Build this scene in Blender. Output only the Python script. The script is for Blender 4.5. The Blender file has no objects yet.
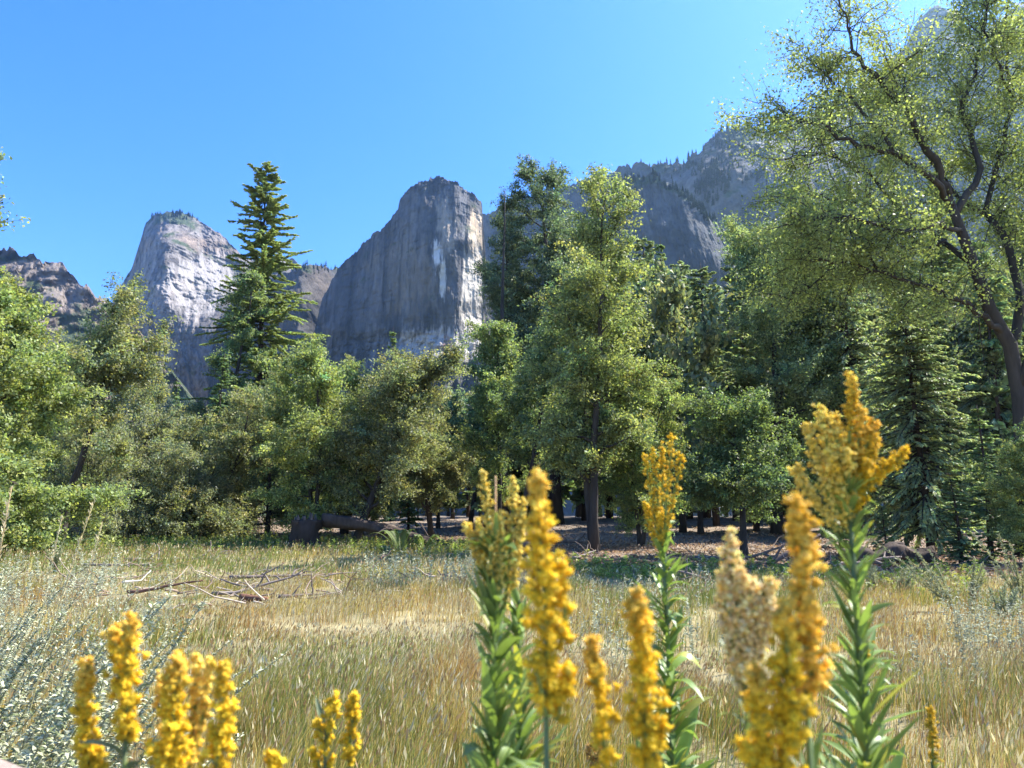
import bpy, math, random
import numpy as np
from mathutils import Vector

C = bpy.context.scene.collection
R = math.radians
FPX = 745.0            # focal length in pixels of the 1024 px wide frame
PITCH = R(9.97)
HC = 1.8               # camera height above the meadow
SUN_AZ = R(68)         # clockwise from the view axis (+Y)
SUN_EL = R(52)

# ---------------------------------------------------------------- camera
cam = bpy.data.cameras.new('camera')
cam.sensor_width = 36.0
cam.lens = FPX * 36.0 / 1024.0
cam.clip_start = 0.03
cam.clip_end = 20000
cam.dof.use_dof = True
cam.dof.focus_distance = 6.0
cam.dof.aperture_fstop = 9.8
camo = bpy.data.objects.new('camera', cam)
C.objects.link(camo)
camo.location = (0, 0, HC)
camo.rotation_euler = (R(90) + PITCH, 0, 0)
S = bpy.context.scene
S.camera = camo

# ---------------------------------------------------------------- world, sun, exposure
W = bpy.data.worlds.new('World')
S.world = W
W.use_nodes = True
wn = W.node_tree
bg = wn.nodes['Background']
sky = wn.nodes.new('ShaderNodeTexSky')
sky.sky_type = 'NISHITA'
sky.sun_disc = False
sky.sun_elevation = SUN_EL
sky.sun_rotation = SUN_AZ
sky.altitude = 1200
sky.air_density = 1.0
sky.dust_density = 0.3
sky.ozone_density = 3.0
hs = wn.nodes.new('ShaderNodeHueSaturation')
hs.inputs['Saturation'].default_value = 1.34
hs.inputs['Hue'].default_value = 0.515
hs.inputs['Value'].default_value = 0.86
wn.links.new(sky.outputs[0], hs.inputs['Color'])
wn.links.new(hs.outputs[0], bg.inputs[0])
bg.inputs[1].default_value = 0.15
sun = bpy.data.lights.new('sun', 'SUN')
sun.energy = 4.7
sun.angle = R(0.53)
sun.color = (1.0, 0.95, 0.86)
suno = bpy.data.objects.new('sun', sun)
C.objects.link(suno)
SD = Vector((math.sin(SUN_AZ) * math.cos(SUN_EL), math.cos(SUN_AZ) * math.cos(SUN_EL), math.sin(SUN_EL)))
suno.rotation_euler = SD.to_track_quat('Z', 'Y').to_euler()
suno.location = (30, 10, 60)
S.view_settings.view_transform = 'Standard'
S.view_settings.look = 'None'
S.view_settings.gamma = 1.0
S.view_settings.exposure = 1.78
S.view_settings.use_curve_mapping = False
S.render.engine = 'CYCLES'
S.cycles.max_bounces = 14
S.cycles.diffuse_bounces = 9
S.cycles.glossy_bounces = 2
S.cycles.transmission_bounces = 9
S.cycles.volume_bounces = 0
S.cycles.use_denoising = True
S.cycles.use_adaptive_sampling = True
S.cycles.adaptive_threshold = 0.01

# ---------------------------------------------------------------- geometry of the view (used only to lay the place out)
def ray(px, py):
    """world vector per metre of depth for a pixel (arrays allowed)"""
    u = (np.asarray(px, float) - 512) / FPX
    v = -(np.asarray(py, float) - 384) / FPX
    c, s = math.cos(PITCH), math.sin(PITCH)
    return np.stack([u + 0 * v, c - v * s + 0 * u, s + v * c + 0 * u], -1)
def P(px, py, d):
    return np.array([0, 0, HC]) + ray(px, py) * np.asarray(d, float)[..., None]
def PY(px, py, Y):
    """point on the pixel's ray at ground distance Y"""
    r = ray(px, py)
    return np.array([0, 0, HC]) + r * (Y / r[..., 1])[..., None]
def sstep(a, b, x):
    t = np.clip((np.asarray(x, float) - a) / (b - a), 0, 1)
    return t * t * (3 - 2 * t)

# ---------------------------------------------------------------- noise
def _h(ix, iy, iz, s):
    with np.errstate(over='ignore'):
        h = (ix.astype(np.int64) * 374761393 + iy.astype(np.int64) * 668265263 + iz.astype(np.int64) * 2147483647 + s * 974634777).astype(np.uint64)
        h = (h ^ (h >> np.uint64(13))) * np.uint64(1274126177)
        h = h ^ (h >> np.uint64(16))
        h = h * np.uint64(2246822519)
        h = h ^ (h >> np.uint64(15))
    return (h & np.uint64(0xFFFFFF)).astype(float) / 0xFFFFFF
def vnoise(x, y, z=0.0, s=0):
    x, y, z = np.broadcast_arrays(np.asarray(x, float), np.asarray(y, float), np.asarray(z, float))
    fx, fy, fz = np.floor(x), np.floor(y), np.floor(z)
    a, b, c = x - fx, y - fy, z - fz
    a, b, c = [t * t * t * (t * (t * 6 - 15) + 10) for t in (a, b, c)]
    o = 0
    for i in (0, 1):
        for j in (0, 1):
            for k in (0, 1):
                w = (a if i else 1 - a) * (b if j else 1 - b) * (c if k else 1 - c)
                o = o + w * _h(fx + i, fy + j, fz + k, s)
    return o
def fbm(x, y, z=0.0, o=4, s=0, g=0.5):
    t, a, n = 0, 1.0, 0
    f = 1.0
    for i in range(o):
        t = t + a * (vnoise(np.asarray(x) * f, np.asarray(y) * f, np.asarray(z) * f, s + i * 17) * 2 - 1)
        n += a
        a *= g
        f *= 2.03
    return t / n
def ridged(x, y, z=0.0, o=4, s=0, g=0.5):
    t, a, n, f = 0, 1.0, 0, 1.0
    for i in range(o):
        t = t + a * (1 - np.abs(vnoise(np.asarray(x) * f, np.asarray(y) * f, np.asarray(z) * f, s + i * 31) * 2 - 1) * 2)
        n += a
        a *= g
        f *= 2.1
    return t / n

# ---------------------------------------------------------------- mesh building
class Geo:
    def __init__(self):
        self.V, self.Q, self.T, self.K = [], [], [], []
        self.n = 0
    def add(self, V, Q=None, T=None, col=None):
        V = np.asarray(V, float).reshape(-1, 3)
        if Q is not None and len(Q): self.Q.append(np.asarray(Q, np.int64).reshape(-1, 4) + self.n)
        if T is not None and len(T): self.T.append(np.asarray(T, np.int64).reshape(-1, 3) + self.n)
        self.V.append(V)
        col = np.array([1, 1, 1]) if col is None else np.asarray(col, float)
        self.K.append(np.broadcast_to(col, (len(V), 3)))
        self.n += len(V)
    def tube(self, pts, rad, n=6, col=None, cap=True, rough=0.0, seed=0):
        pts = np.asarray(pts, float)
        m = len(pts)
        rad = np.broadcast_to(np.asarray(rad, float), (m,))
        t = np.gradient(pts, axis=0)
        t /= np.linalg.norm(t, axis=1)[:, None] + 1e-9
        ref = np.array([0.31, 0.17, 0.93]) if abs(t[:, 2]).mean() < 0.75 else np.array([0.95, 0.27, 0.05])
        a = np.cross(t, ref)
        a /= np.linalg.norm(a, axis=1)[:, None] + 1e-9
        b = np.cross(t, a)
        ang = np.arange(n) * 2 * math.pi / n
        V = pts[:, None] + rad[:, None, None] * (np.cos(ang)[None, :, None] * a[:, None] + np.sin(ang)[None, :, None] * b[:, None])
        if rough:
            ii, jj = np.meshgrid(np.arange(m), np.arange(n), indexing='ij')
            an = jj * 2 * math.pi / n
            f = 1 + rough * (fbm(np.cos(an) * 2.2, np.sin(an) * 2.2, ii * .35, 3, seed + 900, .7) * 1.6)
            V = pts[:, None] + (V - pts[:, None]) * f[..., None]
        i, j = np.meshgrid(np.arange(m - 1), np.arange(n), indexing='ij')
        j2 = (j + 1) % n
        Q = np.stack([i * n + j, i * n + j2, (i + 1) * n + j2, (i + 1) * n + j], -1)
        V = V.reshape(-1, 3)
        T = None
        if cap:
            V = np.vstack([V, pts[0], pts[-1]])
            k = np.arange(n)
            k2 = (k + 1) % n
            T = np.vstack([np.stack([k2, k, np.full(n, m * n)], -1), np.stack([(m - 1) * n + k, (m - 1) * n + k2, np.full(n, m * n + 1)], -1)])
        self.add(V, Q, T, col if col is None or np.ndim(col) == 1 else np.vstack([np.repeat(col, n, 0), col[:1], col[-1:]]) if cap else np.repeat(col, n, 0))
    def merge(self, g, M=None, t=(0, 0, 0)):
        o = self.n
        for v in g.V: self.V.append((v if M is None else v @ np.asarray(M).T) + np.asarray(t))
        for q in g.Q: self.Q.append(q + o)
        for q in g.T: self.T.append(q + o)
        self.K += g.K
        self.n += g.n
    def build(self, name, mat, parent=None, smooth=False, loc=None):
        V = np.vstack(self.V)
        Q = np.vstack(self.Q) if self.Q else np.zeros((0, 4), np.int64)
        T = np.vstack(self.T) if self.T else np.zeros((0, 3), np.int64)
        me = bpy.data.meshes.new(name)
        me.vertices.add(len(V))
        me.vertices.foreach_set('co', V.astype(np.float32).ravel())
        nl = Q.size + T.size
        me.loops.add(nl)
        me.loops.foreach_set('vertex_index', np.concatenate([Q.ravel(), T.ravel()]).astype(np.int32))
        me.polygons.add(len(Q) + len(T))
        ls = np.concatenate([np.arange(len(Q)) * 4, Q.size + np.arange(len(T)) * 3]).astype(np.int32)
        me.polygons.foreach_set('loop_start', ls)
        if smooth: me.polygons.foreach_set('use_smooth', np.ones(len(Q) + len(T), bool))
        at = me.attributes.new('col', 'FLOAT_COLOR', 'POINT')
        K = np.vstack(self.K)
        at.data.foreach_set('color', np.hstack([K, np.ones((len(K), 1))]).astype(np.float32).ravel())
        me.update(calc_edges=True)
        me.materials.append(mat)
        o = bpy.data.objects.new(name, me)
        C.objects.link(o)
        if parent is not None: o.parent = parent
        if loc is not None: o.location = loc
        return o

def tag(o, label=None, cat=None, group=None, kind=None):
    if label: o['label'] = label
    if cat: o['category'] = cat
    if group: o['group'] = group
    if kind: o['kind'] = kind
    return o
def thing(name, label, cat, loc=(0, 0, 0), rz=0.0, group=None):
    o = bpy.data.objects.new(name, None)
    C.objects.link(o)
    o.empty_display_size = 0.3
    o.location = loc
    o.rotation_euler = (0, 0, rz)
    return tag(o, label, cat, group)
def copy_thing(src, label, loc, rz, sc, group=None):
    r = src.copy()
    C.objects.link(r)
    r.location = loc
    r.rotation_euler = (r.rotation_euler[0], r.rotation_euler[1], rz)
    r.scale = sc if np.ndim(sc) else (sc, sc, sc)
    r['label'] = label
    if group: r['group'] = group
    elif 'group' in r: del r['group']
    for ch in list(src.children):
        c = ch.copy()
        C.objects.link(c)
        c.parent = r
        for g in ch.children:
            d = g.copy()
            C.objects.link(d)
            d.parent = c
    return r

# ---------------------------------------------------------------- materials
def nmat(name):
    m = bpy.data.materials.new(name)
    m.use_nodes = True
    t = m.node_tree
    for n in list(t.nodes): t.nodes.remove(n)
    out = t.nodes.new('ShaderNodeOutputMaterial')
    return m, t, out
def N(t, typ, **kw):
    n = t.nodes.new(typ)
    for k, v in kw.items():
        if k.startswith('i_'):
            n.inputs[k[2:].replace('_', ' ')].default_value = v
        else: setattr(n, k, v)
    return n
def colour_noise(t, scale, lo, hi, stretch=None, detail=5.0):
    """vertex colour times procedural mottling"""
    a = N(t, 'ShaderNodeAttribute', attribute_name='col')
    tc = N(t, 'ShaderNodeTexCoord')
    mp = N(t, 'ShaderNodeMapping')
    t.links.new(tc.outputs['Object'], mp.inputs[0])
    if stretch: mp.inputs['Scale'].default_value = stretch
    nz = N(t, 'ShaderNodeTexNoise', i_Scale=scale, i_Detail=detail, i_Roughness=0.65)
    t.links.new(mp.outputs[0], nz.inputs['Vector'])
    mr = N(t, 'ShaderNodeMapRange')
    mr.inputs[1].default_value, mr.inputs[2].default_value = 0.3, 0.7
    mr.inputs[3].default_value, mr.inputs[4].default_value = lo, hi
    t.links.new(nz.outputs['Fac'], mr.inputs[0])
    mx = N(t, 'ShaderNodeMix', data_type='RGBA', blend_type='MULTIPLY')
    mx.inputs[0].default_value = 1.0
    t.links.new(a.outputs['Color'], mx.inputs[6])
    t.links.new(mr.outputs[0], mx.inputs[7])
    return mx.outputs[2], nz.outputs['Fac'], mp.outputs[0]
def leaf_mat(name, trans=0.35, rough=0.5, spec=0.35, scale=1.2, lo=0.8, hi=1.2, tw=(1.25, 1.3, 0.6)):
    m, t, out = nmat(name)
    c, f, v = colour_noise(t, scale, lo, hi)
    pb = N(t, 'ShaderNodeBsdfPrincipled', i_Roughness=rough)
    pb.inputs['Specular IOR Level'].default_value = spec
    t.links.new(c, pb.inputs['Base Color'])
    tr = N(t, 'ShaderNodeBsdfTranslucent')
    mx = N(t, 'ShaderNodeMix', data_type='RGBA', blend_type='MULTIPLY')
    mx.inputs[0].default_value = 1.0
    mx.inputs[7].default_value = (*tw, 1)
    t.links.new(c, mx.inputs[6])
    t.links.new(mx.outputs[2], tr.inputs[0])
    ms = N(t, 'ShaderNodeMixShader')
    ms.inputs[0].default_value = trans
    t.links.new(pb.outputs[0], ms.inputs[1])
    t.links.new(tr.outputs[0], ms.inputs[2])
    t.links.new(ms.outputs[0], out.inputs[0])
    return m
def solid_mat(name, scale, lo, hi, rough=0.9, spec=0.2, bump=0.3, dist=0.05, stretch=None, bscale=None, detail=6.0):
    m, t, out = nmat(name)
    c, f, v = colour_noise(t, scale, lo, hi, stretch, detail)
    pb = N(t, 'ShaderNodeBsdfPrincipled', i_Roughness=rough)
    pb.inputs['Specular IOR Level'].default_value = spec
    t.links.new(c, pb.inputs['Base Color'])
    bn = N(t, 'ShaderNodeTexNoise', i_Scale=bscale or scale * 2.3, i_Detail=6.0, i_Roughness=0.7)
    t.links.new(v, bn.inputs['Vector'])
    bp = N(t, 'ShaderNodeBump', i_Strength=bump, i_Distance=dist)
    t.links.new(bn.outputs['Fac'], bp.inputs['Height'])
    t.links.new(bp.outputs[0], pb.inputs['Normal'])
    t.links.new(pb.outputs[0], out.inputs[0])
    return m
M_ROCK = solid_mat('granite', 0.05, 0.72, 1.25, bump=1.0, dist=6.0, stretch=(1, 1, 0.4), bscale=0.10)
M_LEAF = leaf_mat('leaves', trans=0.48, rough=0.5, spec=0.3)
M_NEEDLE = leaf_mat('needles', trans=0.42, rough=0.55, spec=0.3, tw=(1.1, 1.2, 0.6))
M_BARK = solid_mat('bark', 3.0, 0.55, 1.4, bump=0.8, dist=0.03, stretch=(1, 1, 0.25))
M_GRASS = leaf_mat('dry_grass', trans=0.3, rough=0.6, spec=0.25, scale=0.8, tw=(1.15, 1.1, 0.8))
M_SILVER = leaf_mat('silver_leaves', trans=0.22, rough=0.8, spec=0.08, scale=2.0, tw=(1, 1, 0.9))
M_GROUND = solid_mat('soil', 0.9, 0.65, 1.3, bump=0.6, dist=0.06, bscale=6.0, detail=9.0)
M_WOOD = solid_mat('dead_wood', 4.0, 0.6, 1.35, bump=0.6, dist=0.02, stretch=(1, 1, 1))
M_FLOWER = leaf_mat('goldenrod_flowers', trans=0.3, rough=0.6, spec=0.2, scale=60.0, lo=0.85, hi=1.15, tw=(1.1, 1.0, 0.6))
M_STEM = leaf_mat('goldenrod_leaves', trans=0.33, rough=0.42, spec=0.45, scale=25.0, lo=0.8, hi=1.2)
M_SCRUB = leaf_mat('distant_needles', trans=0.1, rough=0.7, spec=0.1, scale=0.03)
# ================================================================= ground
def edge_y(a):
    return np.interp(a, [-0.75, -0.25, -0.02, 0.06, 0.12, 0.45, 0.75], [46, 44, 38, 27.5, 24.5, 21.8, 21])
def gz(x, y):
    x, y = np.asarray(x, float), np.asarray(y, float)
    a = x / np.maximum(y, 1.0)
    e = edge_y(np.clip(a, -0.75, 0.75))
    z = 0.06 * fbm(x * 0.25, y * 0.25, 0, 3, 5) + 0.45 * np.exp(-np.maximum(y, 0) ** 2 / 3.5)
    r = np.maximum(y - e, 0)
    z = z + 1.5 * sstep(0, 45, r) + (0.10 * fbm(x * 0.5, y * 0.5, 0, 3, 9)) * sstep(-1, 4, y - e)
    z = z + 0.18 * np.exp(-((y - e - 1.2) / 1.4) ** 2) * sstep(-0.02, 0.1, a)
    return z * (1 - sstep(200, 600, y)) + 0.0
def gz1(x, y): return float(gz(np.array([x]), np.array([y]))[0])

def pix(x, y):
    """where a meadow spot lies in the picture (for laying out the patches of the meadow)"""
    c, s = math.cos(PITCH), math.sin(PITCH)
    dz = -HC + 0.25
    dep = y * c + dz * s
    return 512 + FPX * x / dep, 384 - FPX * (-y * s + dz * c) / dep
def patch(px, py, cx, cy, rx, ry): return np.clip(1.3 - np.hypot((px - cx) / rx, (py - cy) / ry), 0, 1)
def build_ground():
    g = Geo()
    ys = np.concatenate([-np.geomspace(300, 2, 14), np.linspace(-1, 12, 66), np.geomspace(12.2, 110, 170), np.geomspace(115, 6000, 24)])
    k = np.linspace(-1, 1, 181)
    xs = np.sign(k) * (np.abs(k) ** 3)
    X = xs[None, :] * (np.clip(np.abs(ys)[:, None], 25, 4000) * 1.6) + k[None, :] * 14
    Yg = np.repeat(ys[:, None], len(xs), 1)
    Z = gz(X, Yg)
    n, m = X.shape
    i, j = np.meshgrid(np.arange(n - 1), np.arange(m - 1), indexing='ij')
    Q = np.stack([i * m + j, i * m + j + 1, (i + 1) * m + j + 1, (i + 1) * m + j], -1)
    a = X / np.maximum(Yg, 1)
    e = edge_y(np.clip(a, -0.75, 0.75))
    f = sstep(-1.5, 1.5, Yg - e + 1.6 * fbm(X * 0.4, Yg * 0.4, 0, 3, 3))[..., None]
    n1 = fbm(X * 0.5, Yg * 0.5, 0, 4, 21)[..., None]
    mead = np.array([0.27, 0.225, 0.105]) + n1 * np.array([0.06, 0.05, 0.03])
    pxx, pyy = pix(X, np.maximum(Yg, 3.0))
    bare = 0.22 * np.clip(patch(pxx, pyy, 360, 622, 150, 16) + patch(pxx, pyy, 640, 655, 110, 30) * .8 + .8 * sstep(.12, .45, fbm(X * .35, Yg * .35, 9, 3, 47)), 0, 1)[..., None]
    mead = mead * (1 - bare) + np.array([0.36, 0.295, 0.175]) * bare
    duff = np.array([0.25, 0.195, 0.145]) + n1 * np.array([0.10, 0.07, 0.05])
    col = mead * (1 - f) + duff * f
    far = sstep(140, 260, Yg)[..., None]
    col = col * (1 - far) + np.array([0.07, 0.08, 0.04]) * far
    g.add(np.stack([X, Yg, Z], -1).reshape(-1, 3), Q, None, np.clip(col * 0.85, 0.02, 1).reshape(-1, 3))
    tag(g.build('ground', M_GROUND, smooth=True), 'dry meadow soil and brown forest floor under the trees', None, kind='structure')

# ================================================================= mountains
def rbf(ctrl, px, py):
    c = np.array(ctrl, float)
    n = len(c)
    d = np.linalg.norm(c[:, None, :2] - c[None, :, :2], axis=-1)
    A = np.zeros((n + 3, n + 3))
    A[:n, :n] = d
    A[:n, n], A[:n, n + 1:] = 1, c[:, :2]
    A[n, :n], A[n + 1:, :n] = 1, c[:, :2].T
    b = np.concatenate([c[:, 2], [0, 0, 0]])
    w = np.linalg.solve(A, b)
    o = w[n] + w[n + 1] * px + w[n + 2] * py
    for i in range(n):
        o = o + w[i] * np.hypot(px - c[i, 0], py - c[i, 1])
    return o
MTN = {}
def mountain(name, label, crest, ctrl, pyb, nx, ny, disp, colfn, seed, jag=1.0, back=400):
    cr = np.array(crest, float)
    px = np.linspace(cr[0, 0], cr[-1, 0], nx)
    yc = np.interp(px, cr[:, 0], cr[:, 1])
    yc = yc + jag * (fbm(px * 0.16, 0 * px, 0, 4, seed) * 2.2 + np.abs(fbm(px * 0.5, 0 * px, 3, 2, seed + 1)) * 1.2)
    t = np.linspace(0, 1, ny) ** 1.15
    PX = np.repeat(px[None], ny, 0)
    PYY = yc[None] + t[:, None] * np.maximum(pyb - yc, 1)[None]
    D0 = rbf(ctrl, PX, PYY)
    dm = np.median(D0)
    Wd = P(PX, PYY, D0)
    D = D0 + disp(Wd[..., 0], Wd[..., 2], PX, PYY)
    V = P(PX, PYY, D)
    col = colfn(PX, PYY, Wd)
    # rear slope, so that it is a solid mountain from any side
    nb = 7
    top = V[0]
    rear = []
    for k in range(1, nb + 1):
        s = k / nb
        q = top.copy()
        q[:, 1] += back * s
        q[:, 2] = top[:, 2] * (1 - s ** 1.3) + (-20) * s
        rear.append(q)
    V = np.concatenate([np.array(rear[::-1]), V], 0)
    col = np.concatenate([np.repeat(col[:1], nb, 0), col], 0)
    n, m = V.shape[:2]
    i, j = np.meshgrid(np.arange(n - 1), np.arange(m - 1), indexing='ij')
    Q = np.stack([i * m + j, (i + 1) * m + j, (i + 1) * m + j + 1, i * m + j + 1], -1)
    g = Geo()
    g.add(V.reshape(-1, 3), Q, None, np.clip(col, 0.01, 1).reshape(-1, 3))
    o = tag(g.build(name, M_ROCK), label, None, kind='structure')
    MTN[name] = (V[nb:], PX, PYY)
    return o
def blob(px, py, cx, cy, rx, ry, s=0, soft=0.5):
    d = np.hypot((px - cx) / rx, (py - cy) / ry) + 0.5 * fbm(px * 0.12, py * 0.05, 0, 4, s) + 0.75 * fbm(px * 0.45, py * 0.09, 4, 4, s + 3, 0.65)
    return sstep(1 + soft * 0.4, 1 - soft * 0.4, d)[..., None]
def mixc(a, b, f): return a * (1 - f) + np.asarray(b) * f
def rockcol(base, PX, PYY, W, seed, var=0.10):
    n = fbm(W[..., 0] / 60, W[..., 2] / 160, 0, 5, seed)[..., None]
    st = fbm(W[..., 0] / 14, W[..., 2] / 220, 0, 4, seed + 7)[..., None]
    c = np.array(base) * 0.36 * (1 + var * 2.6 * n + var * 2.2 * st)
    gr = fbm(W[..., 0] / 6, W[..., 2] / 10, 3, 3, seed + 21, 0.7)[..., None]
    ck = sstep(0.42, 0.75, ridged(W[..., 0] / 34, W[..., 2] / 75, 1, 4, seed + 22, 0.6))[..., None]
    lg = sstep(0.5, 0.8, ridged(W[..., 0] / 70, W[..., 2] / 32, 2, 4, seed + 23, 0.6))[..., None]
    c = c * (1 + 0.45 * gr) * (1 - 0.42 * ck) * (1 - 0.14 * lg)
    wm = sstep(0.1, 0.6, fbm(W[..., 0] / 90, W[..., 2] / 90, 2, 3, seed + 3))[..., None]
    return mixc(c, c * np.array([1.12, 0.97, 0.82]), wm)
def scrub(c, PX, PYY, W, seed, amount):
    n = fbm(W[..., 0] / 45, W[..., 2] / 30, 0, 5, seed, 0.7)
    f = sstep(0.28, 0.02, n + (1 - amount))[..., None] if np.ndim(amount) == 0 else sstep(-0.15, 0.15, n + amount)[..., None]
    return mixc(c, np.array([0.055, 0.075, 0.035]), f)

def build_mountains():
    # --- left ridge, sunlit pinkish slope
    def disp(x, z, px, py): return 30 * ridged(x / 70, z / 70, 0, 6, 11, 0.6) + 10 * fbm(x / 16, z / 16, 0, 3, 12)
    def colr(px, py, w):
        c = rockcol((0.52, 0.43, 0.36), px, py, w, 13)
        return scrub(c, px, py, w, 14, sstep(305, 350, py) * 0.55 - 0.36)
    mountain('ridge_slope', 'sunlit pinkish rocky ridge sloping down beside the pale dome',
             [(-260, 200), (-120, 222), (0, 246), (14, 251), (39, 257), (63, 265), (81, 281), (95, 292), (109, 300), (121, 309), (140, 332), (165, 365), (200, 410), (240, 470), (270, 515)],
             [(-260, 200, 1300), (0, 246, 1150), (63, 265, 1130), (121, 309, 1120), (200, 410, 980), (270, 515, 900), (-260, 515, 800), (0, 515, 800), (100, 515, 820), (60, 380, 980), (0, 380, 970)],
             516, 420, 200, disp, colr, 10, 2.6)
    # --- pale dome
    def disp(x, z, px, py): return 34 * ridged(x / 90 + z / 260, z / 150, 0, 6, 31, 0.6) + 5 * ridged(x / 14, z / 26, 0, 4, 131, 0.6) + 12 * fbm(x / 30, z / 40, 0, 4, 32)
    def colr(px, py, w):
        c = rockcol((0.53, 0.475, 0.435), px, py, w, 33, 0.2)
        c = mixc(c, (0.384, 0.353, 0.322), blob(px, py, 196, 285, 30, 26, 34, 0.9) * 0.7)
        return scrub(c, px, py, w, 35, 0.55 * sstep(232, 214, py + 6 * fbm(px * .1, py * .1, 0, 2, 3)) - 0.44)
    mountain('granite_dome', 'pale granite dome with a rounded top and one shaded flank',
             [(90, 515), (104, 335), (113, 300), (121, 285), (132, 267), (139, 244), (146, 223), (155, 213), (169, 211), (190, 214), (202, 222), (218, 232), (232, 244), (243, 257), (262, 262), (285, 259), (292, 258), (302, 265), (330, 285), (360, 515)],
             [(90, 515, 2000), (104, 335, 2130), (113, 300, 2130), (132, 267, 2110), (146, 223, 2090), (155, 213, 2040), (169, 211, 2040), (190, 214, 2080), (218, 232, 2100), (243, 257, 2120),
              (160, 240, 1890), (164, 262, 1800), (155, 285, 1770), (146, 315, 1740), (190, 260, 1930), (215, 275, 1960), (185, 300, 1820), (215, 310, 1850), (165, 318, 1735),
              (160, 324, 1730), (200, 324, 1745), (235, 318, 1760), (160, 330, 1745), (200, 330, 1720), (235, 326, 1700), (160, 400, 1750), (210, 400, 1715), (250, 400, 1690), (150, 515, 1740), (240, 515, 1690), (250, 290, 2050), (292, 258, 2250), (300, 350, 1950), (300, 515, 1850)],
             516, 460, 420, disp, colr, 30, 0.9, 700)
    # --- middle ridge with a lit spur
    def disp(x, z, px, py): return 22 * ridged(x / 50, z / 130, 0, 6, 41, 0.6) + 6 * fbm(x / 14, z / 30, 0, 3, 42)
    def colr(px, py, w):
        c = rockcol((0.22, 0.21, 0.205), px, py, w, 43)
        return scrub(c, px, py, w, 44, 0.4 * sstep(280, 264, py) - 0.45)
    mountain('middle_ridge', 'dark rocky ridge with a sunlit spur between dome and tower',
             [(196, 515), (214, 330), (240, 292), (262, 280), (284, 272), (295, 269), (309, 265), (326, 267), (337, 268), (350, 285), (372, 515)],
             [(196, 515, 1480), (214, 330, 1520), (240, 292, 1520), (240, 310, 1500), (284, 272, 1480), (262, 300, 1470), (296, 271, 1440), (309, 265, 1470), (337, 268, 1640), (260, 340, 1450), (285, 340, 1390), (297, 300, 1385), (300, 345, 1325), (316, 300, 1450), (311, 345, 1400), (325, 340, 1560), (240, 400, 1440), (300, 515, 1300), (350, 515, 1420), (372, 515, 1450)],
             516, 280, 280, disp, colr, 40, 1.8)
    # --- the big tower
    def disp(x, z, px, py):
        lo = sstep(325, 345, py)
        return 12 * ridged(x / 30, z / 230, 0, 6, 51, 0.6) - 14 * sstep(.35, .7, ridged(x / 75 + z / 900, z / 420, 4, 3, 251)) + 4 * sstep(.3, .7, ridged(x / 120, z / 60, 6, 5, 252, .65)) + 3 * fbm(x / 9, z / 14, 0, 4, 151, 0.6) + 14 * fbm(x / 110, z / 140, 0, 4, 52) + lo * 36 * ridged(x / 40, z / 40, 0, 4, 53) + 12 * sstep(215, 185, py) * ridged(x / 25, z / 30, 0, 4, 54)
    def colr(px, py, w):
        c = rockcol((0.29, 0.285, 0.285), px, py, w, 55, 0.20)
        c = c * (1 - 0.35 * sstep(0.25, 0.5, ridged(w[..., 0] / 22, w[..., 2] / 300, 5, 4, 155, 0.6))[..., None])
        v = fbm(w[..., 0] / 9, w[..., 2] / 260, 1, 4, 59)[..., None]
        c = c * (1 + 0.35 * v * sstep(230, 300, py)[..., None])
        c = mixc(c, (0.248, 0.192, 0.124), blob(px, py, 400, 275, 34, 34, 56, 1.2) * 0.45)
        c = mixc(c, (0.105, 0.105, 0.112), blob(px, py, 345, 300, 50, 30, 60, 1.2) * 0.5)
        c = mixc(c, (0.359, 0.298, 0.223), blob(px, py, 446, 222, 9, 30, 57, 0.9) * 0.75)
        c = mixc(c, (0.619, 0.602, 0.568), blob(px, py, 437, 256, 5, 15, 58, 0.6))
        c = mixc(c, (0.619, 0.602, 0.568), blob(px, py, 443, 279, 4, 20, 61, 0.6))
        c = mixc(c, (0.533, 0.404, 0.258), blob(px, py, 476, 245, 8, 40, 62, 0.8) * 0.85)  # warm sunlight on the right edge, painted into the rock colour
        c = mixc(c, (0.585, 0.533, 0.447), blob(px, py, 473, 295, 10, 45, 63, 0.7) * 0.85)  # lower part of the sunlit edge, also painted lighter
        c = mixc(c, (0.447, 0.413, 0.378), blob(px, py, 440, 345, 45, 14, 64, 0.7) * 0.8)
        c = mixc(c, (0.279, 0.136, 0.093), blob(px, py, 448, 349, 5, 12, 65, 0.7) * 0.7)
        return scrub(c, px, py, w, 66, 0.35 * sstep(192, 178, py) - 0.52)
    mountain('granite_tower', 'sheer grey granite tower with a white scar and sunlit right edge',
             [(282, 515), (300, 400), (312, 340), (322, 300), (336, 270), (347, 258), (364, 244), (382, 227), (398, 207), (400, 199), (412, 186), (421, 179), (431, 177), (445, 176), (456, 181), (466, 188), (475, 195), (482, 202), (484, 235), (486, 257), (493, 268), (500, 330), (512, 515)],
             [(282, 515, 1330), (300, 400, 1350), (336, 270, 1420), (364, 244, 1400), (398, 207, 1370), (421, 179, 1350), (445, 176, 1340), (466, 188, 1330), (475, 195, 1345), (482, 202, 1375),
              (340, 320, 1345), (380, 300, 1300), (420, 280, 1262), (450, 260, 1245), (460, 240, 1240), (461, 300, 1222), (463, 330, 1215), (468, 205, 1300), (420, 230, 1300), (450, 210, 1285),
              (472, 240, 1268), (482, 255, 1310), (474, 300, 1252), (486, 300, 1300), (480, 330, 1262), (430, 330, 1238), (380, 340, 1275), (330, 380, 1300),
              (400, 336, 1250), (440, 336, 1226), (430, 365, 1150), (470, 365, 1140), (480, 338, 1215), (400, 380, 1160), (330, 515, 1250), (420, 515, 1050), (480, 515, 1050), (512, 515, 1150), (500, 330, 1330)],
             516, 480, 500, disp, colr, 50, 2.0)
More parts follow.
